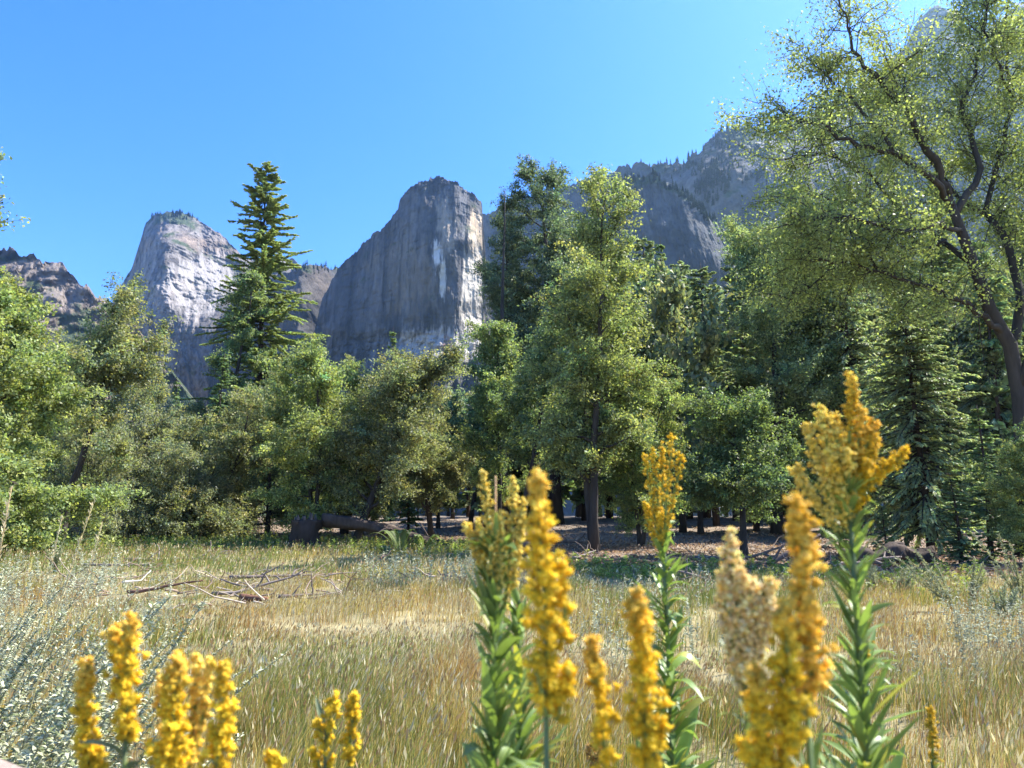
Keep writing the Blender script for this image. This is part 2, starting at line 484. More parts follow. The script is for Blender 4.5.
    # --- high cliffs on the right, far layer
    def disp(x, z, px, py):
        lo = sstep(150, 185, py)
        return (1 - lo) * 26 * ridged(x / 60, z / 40, 0, 6, 71, 0.6) + lo * 14 * ridged(x / 38, z / 240, 0, 6, 72, 0.6) + 4 * fbm(x / 12, z / 18, 0, 4, 172, 0.6) + 10 * fbm(x / 90, z / 90, 0, 4, 73)
    def colr(px, py, w):
        c = rockcol((0.29, 0.295, 0.30), px, py, w, 74, 0.16)
        c = mixc(c, (0.408, 0.372, 0.335), blob(px, py, 768, 142, 14, 6, 75, 0.6))  # sunlit patch on the upper ledge, put in as pale colour
        c = mixc(c, (0.310, 0.291, 0.267), blob(px, py, 740, 235, 14, 10, 77, 0.8) * 0.5)
        return scrub(c, px, py, w, 76, 0.5 * sstep(178, 150, py + (px - 700) * -0.05 + 6 * fbm(px * .08, py * .1, 0, 3, 9)) * sstep(800, 760, px) - 0.42)
    mountain('cliff_massif', 'high hazy granite cliffs with wooded ledges rising behind the oak',
             [(452, 515), (462, 300), (470, 235), (480, 216), (498, 206), (512, 197), (550, 188), (600, 178), (610, 172), (622, 166), (639, 160), (650, 162), (670, 164), (686, 161), (700, 151), (710, 137), (724, 129), (737, 127), (751, 127), (761, 132), (774, 134), (800, 118), (850, 92), (885, 62), (908, 42), (918, 20), (924, 10), (932, 6), (951, 5), (957, 13), (972, 30), (1000, 20), (1060, -30), (1200, -60), (1330, 515)],
             [(452, 515, 1750), (470, 235, 1800), (512, 197, 1750), (610, 172, 1500), (686, 161, 1400), (710, 137, 1390), (751, 127, 1380), (774, 134, 1370), (850, 92, 1420), (932, 6, 1400), (1060, -30, 1400), (1200, -60, 1400),
              (700, 172, 1270), (740, 158, 1250), (775, 155, 1230), (735, 165, 1240), (775, 164, 1215), (760, 260, 1170), (700, 300, 1220), (820, 160, 1180), (940, 60, 1290), (940, 160, 1180), (600, 300, 1300), (540, 300, 1500), (1060, 300, 1150), (452, 500, 1700), (760, 515, 1080), (600, 515, 1150), (900, 515, 1080), (1060, 515, 1100), (1330, 515, 1100)],
             516, 720, 420, disp, colr, 70, 2.6, 700)
    # --- nearer wooded rib with a dark face
    def disp(x, z, px, py): return 13 * ridged(x / 26, z / 200, 0, 6, 81, 0.6) + 3 * fbm(x / 9, z / 14, 0, 4, 181, 0.6) + 12 * fbm(x / 70, z / 110, 0, 4, 82)
    def colr(px, py, w):
        c = rockcol((0.24, 0.25, 0.26), px, py, w, 83, 0.22)
        yc = np.interp(px, [600, 650, 690, 720, 745, 770], [185, 172, 195, 225, 252, 292])
        c = mixc(c, (0.310, 0.285, 0.254), (sstep(7, 2, np.abs(py - yc - 4)) * sstep(660, 690, px))[..., None] * 0.7)  # sunlight along the crest edge, painted as a paler band
        c = mixc(c, (0.359, 0.329, 0.291), blob(px, py, 735, 262, 7, 24, 84, 0.7) * 0.8)
        return scrub(c, px, py, w, 85, 0.6 * sstep(16, 2, py - yc + 5 * fbm(px * .1, py * .1, 0, 3, 4)) - 0.46)
    mountain('cliff_rib', 'dark streaked cliff with a wooded crest in front of the massif',
             [(535, 515), (560, 260), (585, 205), (612, 183), (630, 176), (650, 172), (668, 180), (690, 195), (705, 209), (720, 225), (733, 238), (745, 251), (757, 268), (770, 292), (790, 340), (830, 515)],
             [(535, 515, 1080), (560, 260, 1100), (612, 183, 1060), (650, 172, 1040), (690, 195, 1020), (720, 225, 990), (745, 251, 975), (770, 292, 970), (640, 240, 1000), (680, 230, 965), (710, 250, 925), (728, 262, 900), (742, 275, 925), (752, 285, 950), (650, 330, 950), (700, 330, 900), (730, 330, 880), (770, 340, 930), (600, 330, 1000), (560, 515, 900), (700, 515, 800), (830, 515, 850)],
             516, 380, 340, disp, colr, 80, 2.2)

def low_conifer(h, seed):
    """small far-off conifer: many drooping needle sprays round a pole"""
    rng = np.random.default_rng(seed)
    n = 150
    u = rng.random(n) ** 0.8
    a = rng.random(n) * 6.283
    L = h * 0.17 * (1 - u) ** 0.8 * rng.uniform(0.6, 1.15, n) + 0.01 * h
    d = np.stack([np.cos(a), np.sin(a), rng.uniform(-0.5, 0.1, n)], -1)
    p = np.stack([0 * u, 0 * u, h * (0.1 + 0.9 * u)], -1)
    s = np.stack([-np.sin(a), np.cos(a), 0 * a], -1)
    w = (0.45 * L)[:, None]
    V = np.stack([p, p + d * L[:, None] * .5 + s * w, p + d * L[:, None], p + d * L[:, None] * .5 - s * w + np.array([0, 0, -.02 * h])], 1)
    col = np.array([0.04, 0.06, 0.025]) * rng.uniform(0.7, 1.4, n)[:, None]
    return V.reshape(-1, 3), np.arange(n * 4).reshape(n, 4), np.repeat(col, 4, 0)

def build_far_trees():
    """trees on the mountain ledges (a mass) and the single ones that stand out on the skyline"""
    rng = np.random.default_rng(77)
    protos = [low_conifer(1.0, 100 + k) for k in range(4)]
    g = Geo()
    def put(name, fn, n, hmin, hmax):
        V, PX, PYY = MTN[name]
        ny, nx = PX.shape
        k = 0
        tries = 0
        while k < n and tries < 60:
            tries += 1
            i = rng.integers(0, ny, 4000)
            j = rng.integers(0, nx, 4000)
            w = fn(PX[i, j], PYY[i, j]) * (fbm(PX[i, j] * .13, PYY[i, j] * .16, 0, 3, 5) * 1.5 + 0.6)
            ok = rng.random(4000) < w
            for a, b in zip(i[ok], j[ok]):
                if k >= n: break
                v, q, c = protos[rng.integers(4)]
                h = rng.uniform(hmin, hmax)
                g.add(v * [h * rng.uniform(.8, 1.5), h, h] + V[a, b] - np.array([0, 0, 1.0]), q, None, c)
                k += 1
    put('cliff_massif', lambda x, y: sstep(188, 170, y - (x - 740) * 0.1) * sstep(640, 690, x) * sstep(800, 770, x) * 0.5, 230, 8, 17)
    put('cliff_massif', lambda x, y: (np.hypot((x - 712) / 18, (y - 185) / 22) < 1) * 1.0, 90, 12, 22)
    put('cliff_rib', lambda x, y: sstep(15, 4, y - np.interp(x, [600, 650, 690, 720, 745, 770], [185, 172, 195, 225, 252, 292])) * 0.8, 260, 6, 13)
    put('ridge_slope', lambda x, y: sstep(300, 340, y) * 0.5, 320, 7, 14)
    put('granite_dome', lambda x, y: sstep(222, 213, y) * (x < 205) * 0.7, 90, 8, 15)
    put('middle_ridge', lambda x, y: sstep(275, 268, y) * 0.5, 40, 8, 15)
    put('granite_tower', lambda x, y: sstep(352, 375, y) * 0.5, 160, 10, 20)
    tag(g.build('ledge_trees', M_SCRUB), 'dark conifers and scrub scattered over the mountain ledges', None, kind='stuff')
    # skyline trees: individuals
    def proto():
        t = thing('skyline_conifer', 'small dark conifer standing on the cliff skyline', 'conifer', group='conifers on the cliff skyline')
        v, q, c = low_conifer(1.0, 7)
        gg = Geo()
        gg.add(v * [1.25, 1.25, 1], q, None, c)
        gg.build('crown', M_SCRUB, t)
        gt = Geo()
        gt.tube([(0, 0, 0), (0, 0, 0.5), (0, 0, 0.95)], [0.02, 0.014, 0.004], 5, (0.08, 0.06, 0.05))
        gt.build('trunk', M_BARK, t)
        return t
    p0 = proto()
    first = True
    V, PX, PYY = MTN['cliff_massif']
    for px, hh in [(641, 5), (650, 6), (661, 5), (672, 4), (677, 7), (689, 9), (692, 5), (704, 4), (716, 6), (722, 8), (728, 9), (733, 7), (738, 9), (743, 6), (748, 8), (753, 6), (759, 9), (765, 7), (771, 8), (777, 7)]:
        j = int(np.argmin(np.abs(PX[0] - px)))
        b = V[0, j]
        h = hh * 1.9 * 1.15
        loc = (b[0], b[1] + 2, b[2] - 2)
        if first:
            p0.location = loc
            p0.scale = (h, h, h)
            first = False
        else:
            copy_thing(p0, 'small dark conifer standing on the cliff skyline', loc, rng.random() * 6, h, 'conifers on the cliff skyline')
# ================================================================= trees
def unit(v): return v / (np.linalg.norm(v, axis=-1, keepdims=True) + 1e-9)
def leaves(g, cen, size, rng, col, aspect=0.55, up=0.5, var=0.25, fold=0.15):
    """diamond leaves scattered with their faces turned partly up"""
    n = len(cen)
    size = np.broadcast_to(size, (n,)) * rng.uniform(0.65, 1.3, n)
    nr = unit(rng.normal(size=(n, 3)) + np.array([0, 0, up]))
    a = unit(np.cross(nr, rng.normal(size=(n, 3))))
    b = np.cross(nr, a)
    L = size[:, None]
    w = L * aspect * 0.5
    V = np.stack([cen - a * L * .5, cen + b * w + nr * L * fold - a * L * .06, cen + a * L * .5, cen - b * w + nr * L * fold - a * L * .06], 1)
    c = np.asarray(col)
    if c.ndim == 1: c = np.repeat(c[None], n, 0)
    hue = rng.normal(size=(n, 1)) * var
    c = c * np.clip(1 + hue * np.array([1.15, 1.0, 0.7]), 0.4, 1.9)
    g.add(V.reshape(-1, 3), np.arange(n * 4).reshape(n, 4), None, np.repeat(c, 4, 0))
def limb(p, d, L, n, rng, wob=0.18, lift=0.0):
    pts = [np.array(p, float)]
    d = unit(np.array(d, float))
    for k in range(n):
        d = unit(d + rng.normal(size=3) * wob + np.array([0, 0, lift]))
        pts.append(pts[-1] + d * L / n)
    return np.array(pts)

BARKC = np.array([0.052, 0.043, 0.037])
def broadleaf(seed, h, r, clear=0.2, lean=(0, 0), n_limb=18, n_leaf=30000, leaf=0.11, col=(0.123, 0.17, 0.061), tr=0.22, clump=0.42, stems=1, flat=0.7, var=0.25, drop=0.12, up_el=(24, 76), skirt=False, side=None, spread=0.5):
    """returns (trunk geo, crown geo) for a tree standing at the origin"""
    rng = np.random.default_rng(seed)
    tg, cg = Geo(), Geo()
    cl = []
    for st in range(stems):
        ph = rng.random() * 6.28 + st * 6.28 / stems
        sp = 0.0 if stems == 1 else spread * r
        hh = h * (1 if st == 0 else rng.uniform(0.72, 0.95))
        n = 12
        u = np.linspace(0, 1, n)
        ax = np.stack([lean[0] * u ** 1.2 + sp * math.cos(ph) * u ** 0.8, lean[1] * u ** 1.2 + sp * math.sin(ph) * u ** 0.8, hh * 0.93 * u], -1)
        ax[:, :2] += np.cumsum(rng.normal(size=(n, 2)) * 0.012 * h, 0) * u[:, None]
        ax[0, 2] = -0.25
        rad = tr * (1 - u) ** 0.85 * (0.8 if stems > 1 else 1) + 0.015
        rad[0] *= 1.5
        tg.tube(ax, rad, 9, BARKC)
        nl = max(5, int(n_limb / stems ** 0.5))
        for k in range(nl):
            t = clear + (0.97 - clear) * ((k + rng.random() * 0.8) / nl)
            uu = (t - clear) / (1 - clear)
            prof = math.sqrt(max(0.08, 1 - (1.75 * uu - 0.72) ** 2 / 1.12)) if not skirt else math.sqrt(max(0.05, 1 - uu ** 1.7))
            Lm = r * prof * rng.uniform(0.5, 1.25)
            az = k * 2.39996 + rng.normal() * 0.4 + ph
            if side is not None and rng.random() < 0.6: az = side + rng.normal() * 0.9
            el = R(up_el[0] + (up_el[1] - up_el[0]) * uu ** 1.3 + rng.normal() * 8)
            base = np.array([np.interp(t, u, ax[:, q]) for q in range(3)])
            d = np.array([math.cos(az) * math.cos(el), math.sin(az) * math.cos(el), math.sin(el)])
            lp = limb(base, d, Lm, 7, rng, 0.16, 0.02)
            rb = np.interp(t, u, rad) * 0.55
            tg.tube(lp, np.linspace(rb, 0.012, 8), 6, BARKC)
            ns = int(7 + Lm * 2.3)
            for q in range(ns):
                s = 0.22 + 0.78 * (q + rng.random()) / ns
                b0 = np.array([np.interp(s * 7, np.arange(8), lp[:, z]) for z in range(3)])
                if rng.random() < drop: continue
                dd = unit(unit(lp[-1] - lp[0]) + rng.normal(size=3) * np.array([.75, .75, .5]) + np.array([0, 0, 0.12]))
                sl = Lm * rng.uniform(0.26, 0.62) * (1.15 - 0.45 * s) + 0.35
                sp_ = limb(b0, dd, sl, 4, rng, 0.22, 0.0)
                tg.tube(sp_, np.linspace(max(0.010, rb * 0.3 * (1.1 - s)), 0.006, 5), 4, BARKC, cap=False)
                f = rng.uniform(0.5, 1.5)
                cl.append((sp_, f))
                # two side twigs
                for z in range(3):
                    k2 = rng.integers(1, 4)
                    d2 = unit(unit(sp_[-1] - sp_[0]) + rng.normal(size=3) * np.array([.8, .8, .45]))
                    t2 = limb(sp_[k2], d2, sl * rng.uniform(.4, .85), 4, rng, .2, -.03)
                    tg.tube(t2, np.linspace(.008, .004, 5), 3, BARKC, cap=False)
                    cl.append((t2, f * rng.uniform(.4, .9)))
            cl.append((lp[3:], 1.0))
    # leaves sit along the twigs, as sprays
    ln = np.array([np.linalg.norm(c[0][-1] - c[0][0]) * c[1] for c in cl])
    cnt = np.maximum(2, (n_leaf * 1.4 * ln / ln.sum()).astype(int))
    cen, idx = [], []
    for k, (tw, f) in enumerate(cl):
        m = cnt[k]
        s = rng.random(m) ** .8 * (len(tw) - 1)
        p = np.stack([np.interp(s, np.arange(len(tw)), tw[:, z]) for z in range(3)], -1)
        sg = clump * rng.uniform(.22, .5)
        cen.append(p + rng.normal(size=(m, 3)) * sg * np.array([1, 1, flat]))
        idx.append(np.full(m, k))
    cen, idx = np.vstack(cen), np.concatenate(idx)
    cen[:, 2] = np.maximum(cen[:, 2], 0.12)
    nc = len(cl)
    tint = (1 + 0.18 * rng.normal(size=nc))[idx][:, None]
    wm = rng.normal(size=nc)[idx][:, None] * 0.10
    leaves(cg, cen, leaf * 1.05, rng, np.asarray(col) * tint * (1 + wm * np.array([1.0, 0.1, -0.6])), var=var)
    return tg, cg

def conifer(seed, h, r, clear=0.05, n_whorl=46, per=5, col=(0.074, 0.104, 0.051), tr=0.35, density=1.0, droop=0.0, top_round=0.75, leafw=0.10, gaps=0.12, feather=False, spray=0.34):
    rng = np.random.default_rng(seed)
    tg, cg = Geo(), Geo()
    n = 14
    u = np.linspace(0, 1, n)
    ax = np.stack([0.010 * h * np.sin(u * 3 + seed), 0.008 * h * np.cos(u * 2.3 + seed), h * u], -1) - [0.010 * h * math.sin(seed), 0.008 * h * math.cos(seed), 0]
    ax[0, 2] = -0.3
    rad = tr * (1 - u) + 0.012
    tg.tube(ax, rad, 9, BARKC * np.array([1.15, 0.95, 0.85]))
    PB, DB, SB, LB, TB = [], [], [], [], []
    for k in range(n_whorl):
        t = clear + (0.985 - clear) * (k + 0.5 * rng.random()) / n_whorl
        uu = (t - clear) / (1 - clear)
        base = np.array([np.interp(t, u, ax[:, q]) for q in range(3)])
        whorl_f = rng.uniform(0.65, 1.15)
        for b in range(per):
            if rng.random() < gaps: continue
            az = rng.random() * 6.283
            L = r * ((1 - uu) ** top_round) * rng.uniform(0.4, 1.15) * whorl_f * min(1.0, 0.7 + 1.6 * uu) + 0.12
            el = R(-14 - 40 * droop + 28 * uu + rng.normal() * 13)
            d = np.array([math.cos(az) * math.cos(el), math.sin(az) * math.cos(el), math.sin(el)])
            bp = limb(base, d, L, 5, rng, 0.07, -0.02 + (0.015 if not droop else -0.03))
            tg.tube(bp, np.linspace(min(0.05, 0.012 * L + 0.012), 0.006, 6), 4, BARKC, cap=False)
            m = int((9 * L + 7) * density)
            s = 0.15 + 0.85 * rng.random(m) ** 0.75
            p = np.stack([np.interp(s * 5, np.arange(6), bp[:, q]) for q in range(3)], -1)
            ld = unit(bp[-1] - bp[0])
            sd = unit(np.cross(ld, [0, 0, 1]))
            sg = rng.choice([-1, 1], m)[:, None]
            an = rng.uniform(0.25, 1.1, m)[:, None]
            td = unit(ld * np.cos(an) + sd * sg * np.sin(an) + rng.normal(size=(m, 3)) * 0.16 + np.array([0, 0, -0.18 if feather else -0.02]))
            tl = (spray * rng.uniform(0.6, 1.5, m) * (0.65 + 0.6 * (1 - s)) * (0.55 + 0.45 * min(1, L / 2)))
            PB.append(p); DB.append(td); LB.append(tl); SB.append(np.repeat(ld[None], m, 0))
            TB.append(np.full(m, rng.normal() * 0.14) + (0.22 * (s > 0.85)))
    p, td, tl, tb = np.vstack(PB), np.vstack(DB), np.concatenate(LB), np.concatenate(TB)
    m = len(p)
    # each twig: two crossed slim sprays of needles
    for kk in range(2):
        nr = unit(np.cross(td, rng.normal(size=(m, 3)) + (np.array([0, 0, 2.0]) if kk == 0 else 0)))
        w = (leafw * rng.uniform(0.6, 1.4, m))[:, None] * (1.0 if kk == 0 else 0.8)
        e = p + td * tl[:, None] + np.array([0, 0, -0.04])
        q = p + td * tl[:, None] * 0.45
        V = np.stack([p, q + nr * w, e, q - nr * w], 1)
        c = np.asarray(col) * np.clip(1 + tb[:, None] + rng.normal(size=(m, 1)) * 0.22, 0.4, 2) * (1 + rng.normal(size=(m, 1)) * np.array([0.10, 0.0, -0.06]))
        cg.add(V.reshape(-1, 3), np.arange(m * 4).reshape(m, 4), None, np.repeat(c, 4, 0))
    return tg, cg

def make_tree(name, cat, geos, mat, label, loc, rz=0.0, sc=1.0, group=None):
    t = thing(name, label, cat, loc, rz, group)
    t.scale = (sc, sc, sc) if np.ndim(sc) == 0 else sc
    geos[0].build('trunk', M_BARK, t, smooth=True)
    geos[1].build('crown', mat, t)
    return t
def base_at(px, Y):
    x = float(ray(px, 515.0)[0] / ray(px, 515.0)[1] * Y)
    return (x, Y, gz1(x, Y) - 0.03)
def h_for(px, py, Y, loc):
    return float(PY(px, py, Y)[2]) - loc[2]

LIME = (0.268, 0.315, 0.135)
MIDG = (0.215, 0.257, 0.117)
OLIVE = (0.25, 0.266, 0.144)
GREY = (0.258, 0.279, 0.183)
DARK = (0.198, 0.256, 0.129)
NEED = (0.216, 0.284, 0.147)
def build_trees():
    T = {}
    G_EDGE = 'leafy trees along the far meadow edge'
    def bl(key, px, Y, top, wpx, label, seed, name='broadleaf_tree', mat=None, **kw):
        loc = base_at(px, Y)
        h = h_for(px, top, Y, loc)
        r = wpx * 0.5 / FPX * Y * 1.0
        g = broadleaf(seed, h, r, **kw)
        T[key] = (make_tree(name, 'tree', g, mat or M_LEAF, label, loc), h, r)
    def cf(key, px, Y, top, wpx, label, seed, name='conifer_tree', **kw):
        loc = base_at(px, Y)
        h = h_for(px, top, Y, loc)
        r = wpx * 0.5 / FPX * Y
        g = conifer(seed, h, r, **kw)
        T[key] = (make_tree(name, 'conifer', g, M_NEEDLE, label, loc), h, r)
    def cp(key, px, Y, top, label, rz, wide=1.0, wpx=None):
        src, h, r = T[key]
        loc = base_at(px, Y)
        s = h_for(px, top, Y, loc) / h
        w = s * wide if wpx is None else wpx * 0.5 / FPX * Y / r
        copy_thing(src, label, loc, rz, (w, w, s))
    # ---- left side
    bl('bigleft', -16, 31, 276, 178, 'tall bright green leafy tree at the left end of the meadow', 1, up_el=(-14, 60), clear=0.06, n_limb=30, n_leaf=62000, leaf=0.15, col=LIME, tr=0.25, clump=0.45, skirt=True, drop=0.14)
    bl('offleft', -84, 27, 118, 180, 'leafy tree whose branch tips poke in above the left ridge', 2, clear=0.3, n_limb=20, n_leaf=26000, leaf=0.15, col=LIME, tr=0.3, clump=0.4)
    bl('leanleft', 62, 40, 304, 124, 'oak leaning right with a bare dark trunk below the pale dome', 3, name='leaning_oak', clear=0.42, lean=(2.6, 0.3), n_limb=15, n_leaf=24000, leaf=0.16, col=OLIVE, tr=0.22, clump=0.42, side=0.0)
    bl('round', 214, 50, 398, 122, 'round grey green tree left of the stump', 4, up_el=(-8, 65), clear=0.10, n_limb=24, n_leaf=42000, leaf=0.15, col=OLIVE, tr=0.2, clump=0.45, stems=2, skirt=True, drop=0.16)
    bl('bright', 316, 43, 352, 112, 'bright green feathery tree shading the dark stump', 5, clear=0.12, n_limb=26, n_leaf=44000, leaf=0.145, col=LIME, tr=0.18, clump=0.38, stems=2, drop=0.18, up_el=(5, 65))
    bl('leanmid', 356, 41.5, 360, 125, 'round olive tree on a slanting dark trunk beside the fallen log', 6, name='leaning_oak', clear=0.16, lean=(3.0, 0.4), n_limb=26, n_leaf=52000, leaf=0.135, col=OLIVE, tr=0.24, clump=0.45, drop=0.15)
    bl('bush', 140, 46, 436, 74, 'small grey green tree with low foliage right of the tall leafy tree', 7, up_el=(-12, 60), clear=0.05, n_limb=18, n_leaf=22000, leaf=0.12, col=GREY, tr=0.1, clump=0.34, stems=3, skirt=True)
    cp('round', 268, 56, 378, 'mid green tree between the tall pine and the bright feathery tree', 2.1, wpx=105)
    cp('bush', 188, 47, 448, 'low bushy tree with several thin dark stems', 1.0, wpx=62)
    cp('bush', 98, 43, 420, 'pale bushy tree hugging the tall leafy tree', 4.0, wpx=70)
    cp('round', 165, 62, 428, 'dull green tree behind the low bushy trees', 3.6, wpx=80)
    cp('leanmid', 432, 52, 400, 'olive tree peeping out right of the slanting trunk', 4.2, wpx=85)
    cp('bigleft', 50, 52, 345, 'tall leafy tree behind the one at the meadow left end', 2.4, wpx=120)
    cp('bright', 345, 58, 372, 'light green tree behind the feathery tree, below the tower', 1.2, wpx=100)
    cp('round', 152, 64, 392, 'soft green tree filling the gap below the left rocky ridge', 5.2, wpx=84)
    cp('leanmid', 192, 66, 398, 'olive tree behind the round grey green tree', 1.4, wpx=80)
    cp('bush', 120, 58, 402, 'grey green tree under the leaning oak crown', 2.7, wpx=70)
    # ---- conifers on the left
    cf('pine', 253, 72, 162, 162, 'tallest layered conifer in front of the pale dome', 20, name='tall_pine', clear=0.10, n_whorl=82, per=8, col=(0.308, 0.348, 0.167), tr=0.42, density=3.0, top_round=0.56, leafw=0.08, gaps=0.06, spray=0.44)
    bl('darkoak', 224, 68, 262, 62, 'dark open crowned oak growing against the tallest conifer', 21, clear=0.35, n_limb=15, n_leaf=13000, leaf=0.2, col=DARK, tr=0.3, clump=0.55, drop=0.25)
    cf('fir', 213, 57, 352, 58, 'bluish young fir left of the tallest conifer', 22, name='young_fir', clear=0.03, n_whorl=34, per=7, col=NEED, tr=0.15, density=1.5, leafw=0.09, top_round=0.85, spray=0.34)
    def fcp(px, Y, top, wpx, label, rz): cp('fir', px, Y, top, label, rz, wpx=wpx)
    fcp(141, 72, 390, 42, 'small pointed fir below the pale dome', 1.1)
    fcp(168, 78, 378, 40, 'thin fir tip between small pointed fir and bluish fir', 2.3)
    fcp(389, 74, 326, 50, 'lone fir tip below the sheer face of the tower', 0.6)
    fcp(301, 76, 336, 26, 'narrow fir right of the tallest conifer', 5.0)
    # ---- centre
    bl('cotton', 594, 33.5, 182, 112, 'largest leafy tree with forking dark trunks at the meadow edge', 37, spread=.85, name='cottonwood_tree', clear=0.22, lean=(0.9, 0.5), n_limb=42, n_leaf=60000, leaf=0.135, col=(0.251, 0.289, 0.132), tr=0.22, clump=0.42, stems=3, drop=0.32, up_el=(24, 70))
    bl('darkfir', 556, 58, 126, 100, 'tall dark conifer with a rounded top behind the largest leafy tree', 31, name='dark_conifer', mat=M_NEEDLE, clear=0.14, n_limb=58, n_leaf=60000, leaf=0.19, col=(0.156, 0.200, 0.126), tr=0.45, clump=0.5, drop=0.2, flat=0.55, up_el=(-10, 40))
    cp('darkfir', 516, 62, 190, 'dark conifer just right of the bare snag', 2.0, wpx=64)
    bl('lightmid', 500, 47, 316, 86, 'light green slender tree left of the dark conifer', 32, clear=0.15, n_limb=24, n_leaf=30000, leaf=0.15, col=(0.246, 0.3, 0.133), tr=0.13, clump=0.4, stems=1, drop=0.18)
    bl('slant', 518, 40, 336, 110, 'shaded oak with a slanting trunk under the dark conifer', 33, name='leaning_oak', clear=0.4, lean=(2.1, 0.4), n_limb=16, n_leaf=22000, leaf=0.15, col=DARK, tr=0.2, clump=0.45)
    cp('bright', 640, 37, 372, 'pale drooping tree right of the forked trunks', 3.3, wpx=92)
    cf('softpine', 716, 52, 262, 84, 'soft needled pale pine below the dark cliff', 34, name='soft_pine', clear=0.12, n_whorl=38, per=7, col=(0.265, 0.304, 0.186), tr=0.25, density=1.5, leafw=0.11, top_round=0.5, gaps=0.15, spray=0.45)
    cp('softpine', 748, 56, 246, 'pale pine rising above the deep green young tree', 2.9, wpx=88)
    cp('softpine', 652, 64, 232, 'pale pine top right of the largest leafy tree', 5.1, wpx=76)
    cp('fir', 672, 60, 236, 'tall narrow fir behind the right side of the largest leafy tree', 0.4, wpx=72)
    cp('softpine', 690, 66, 258, 'pale pine half hidden behind the soft needled one', 1.9, wpx=70)
    bl('understory', 742, 31, 412, 118, 'deep green young tree on a straight dark trunk', 35, clear=0.32, n_limb=22, n_leaf=36000, leaf=0.12, col=(0.155, 0.205, 0.095), tr=0.15, clump=0.36, drop=0.15, flat=0.5, up_el=(0, 50))
    bl('rightoak', 776, 44, 222, 150, 'dark limbed oak left of the great oak', 36, clear=0.3, lean=(1.6, 0.3), n_limb=22, n_leaf=52000, leaf=0.15, col=(0.265, 0.318, 0.172), tr=0.3, clump=0.5, drop=0.2)
    # ---- right
    cf('cedar', 928, 32, 286, 172, 'feathery young cedar with drooping sprays', 40, name='feathery_cedar', clear=0.10, n_whorl=84, per=7, col=(0.320, 0.359, 0.205), tr=0.17, density=2.2, droop=0.12, top_round=0.55, leafw=0.045, gaps=0.12, feather=True, spray=0.27)
    cp('cedar', 858, 43, 262, 'grey green cedar behind the tallest goldenrod', 2.2, wpx=140)
    cp('cedar', 1010, 50, 250, 'cedar behind the great oak trunk', 4.1, wpx=130)
    cp('darkfir', 822, 62, 205, 'dark conifer behind the grey green cedar', 4.4, wpx=105)
    cp('pine', 962, 64, 170, 'layered conifer glimpsed through the great oak crown', 2.0, wpx=130)
    cp('softpine', 790, 70, 240, 'pale pine behind the dark limbed oak', 3.7, wpx=95)
    cp('fir', 884, 30, 505, 'knee high fir seedling on the forest floor', 1.0, wpx=40)
    cp('fir', 838, 36, 455, 'waist high fir sapling beside the tallest goldenrod', 2.5, wpx=50)
    cp('fir', 986, 26.5, 404, 'young fir in shade under the great oak', 3.1, wpx=86)
    cp('fir', 956, 25.5, 476, 'small dark fir at the right meadow edge', 1.8, wpx=74)
    cp('bright', 1026, 24.5, 432, 'sunlit bright bush at the foot of the great oak', 2.0, wpx=80)
    cp('understory', 806, 40, 470, 'small shaded tree between deep green tree and cedar', 4.0, wpx=60)
    cp('understory', 700, 45, 400, 'shaded tree behind the deep green young tree', 0.7, wpx=90)
    cp('slant', 470, 60, 385, 'dark slanting oak behind the pale yellow goldenrod', 0.4, wpx=70)
    return T

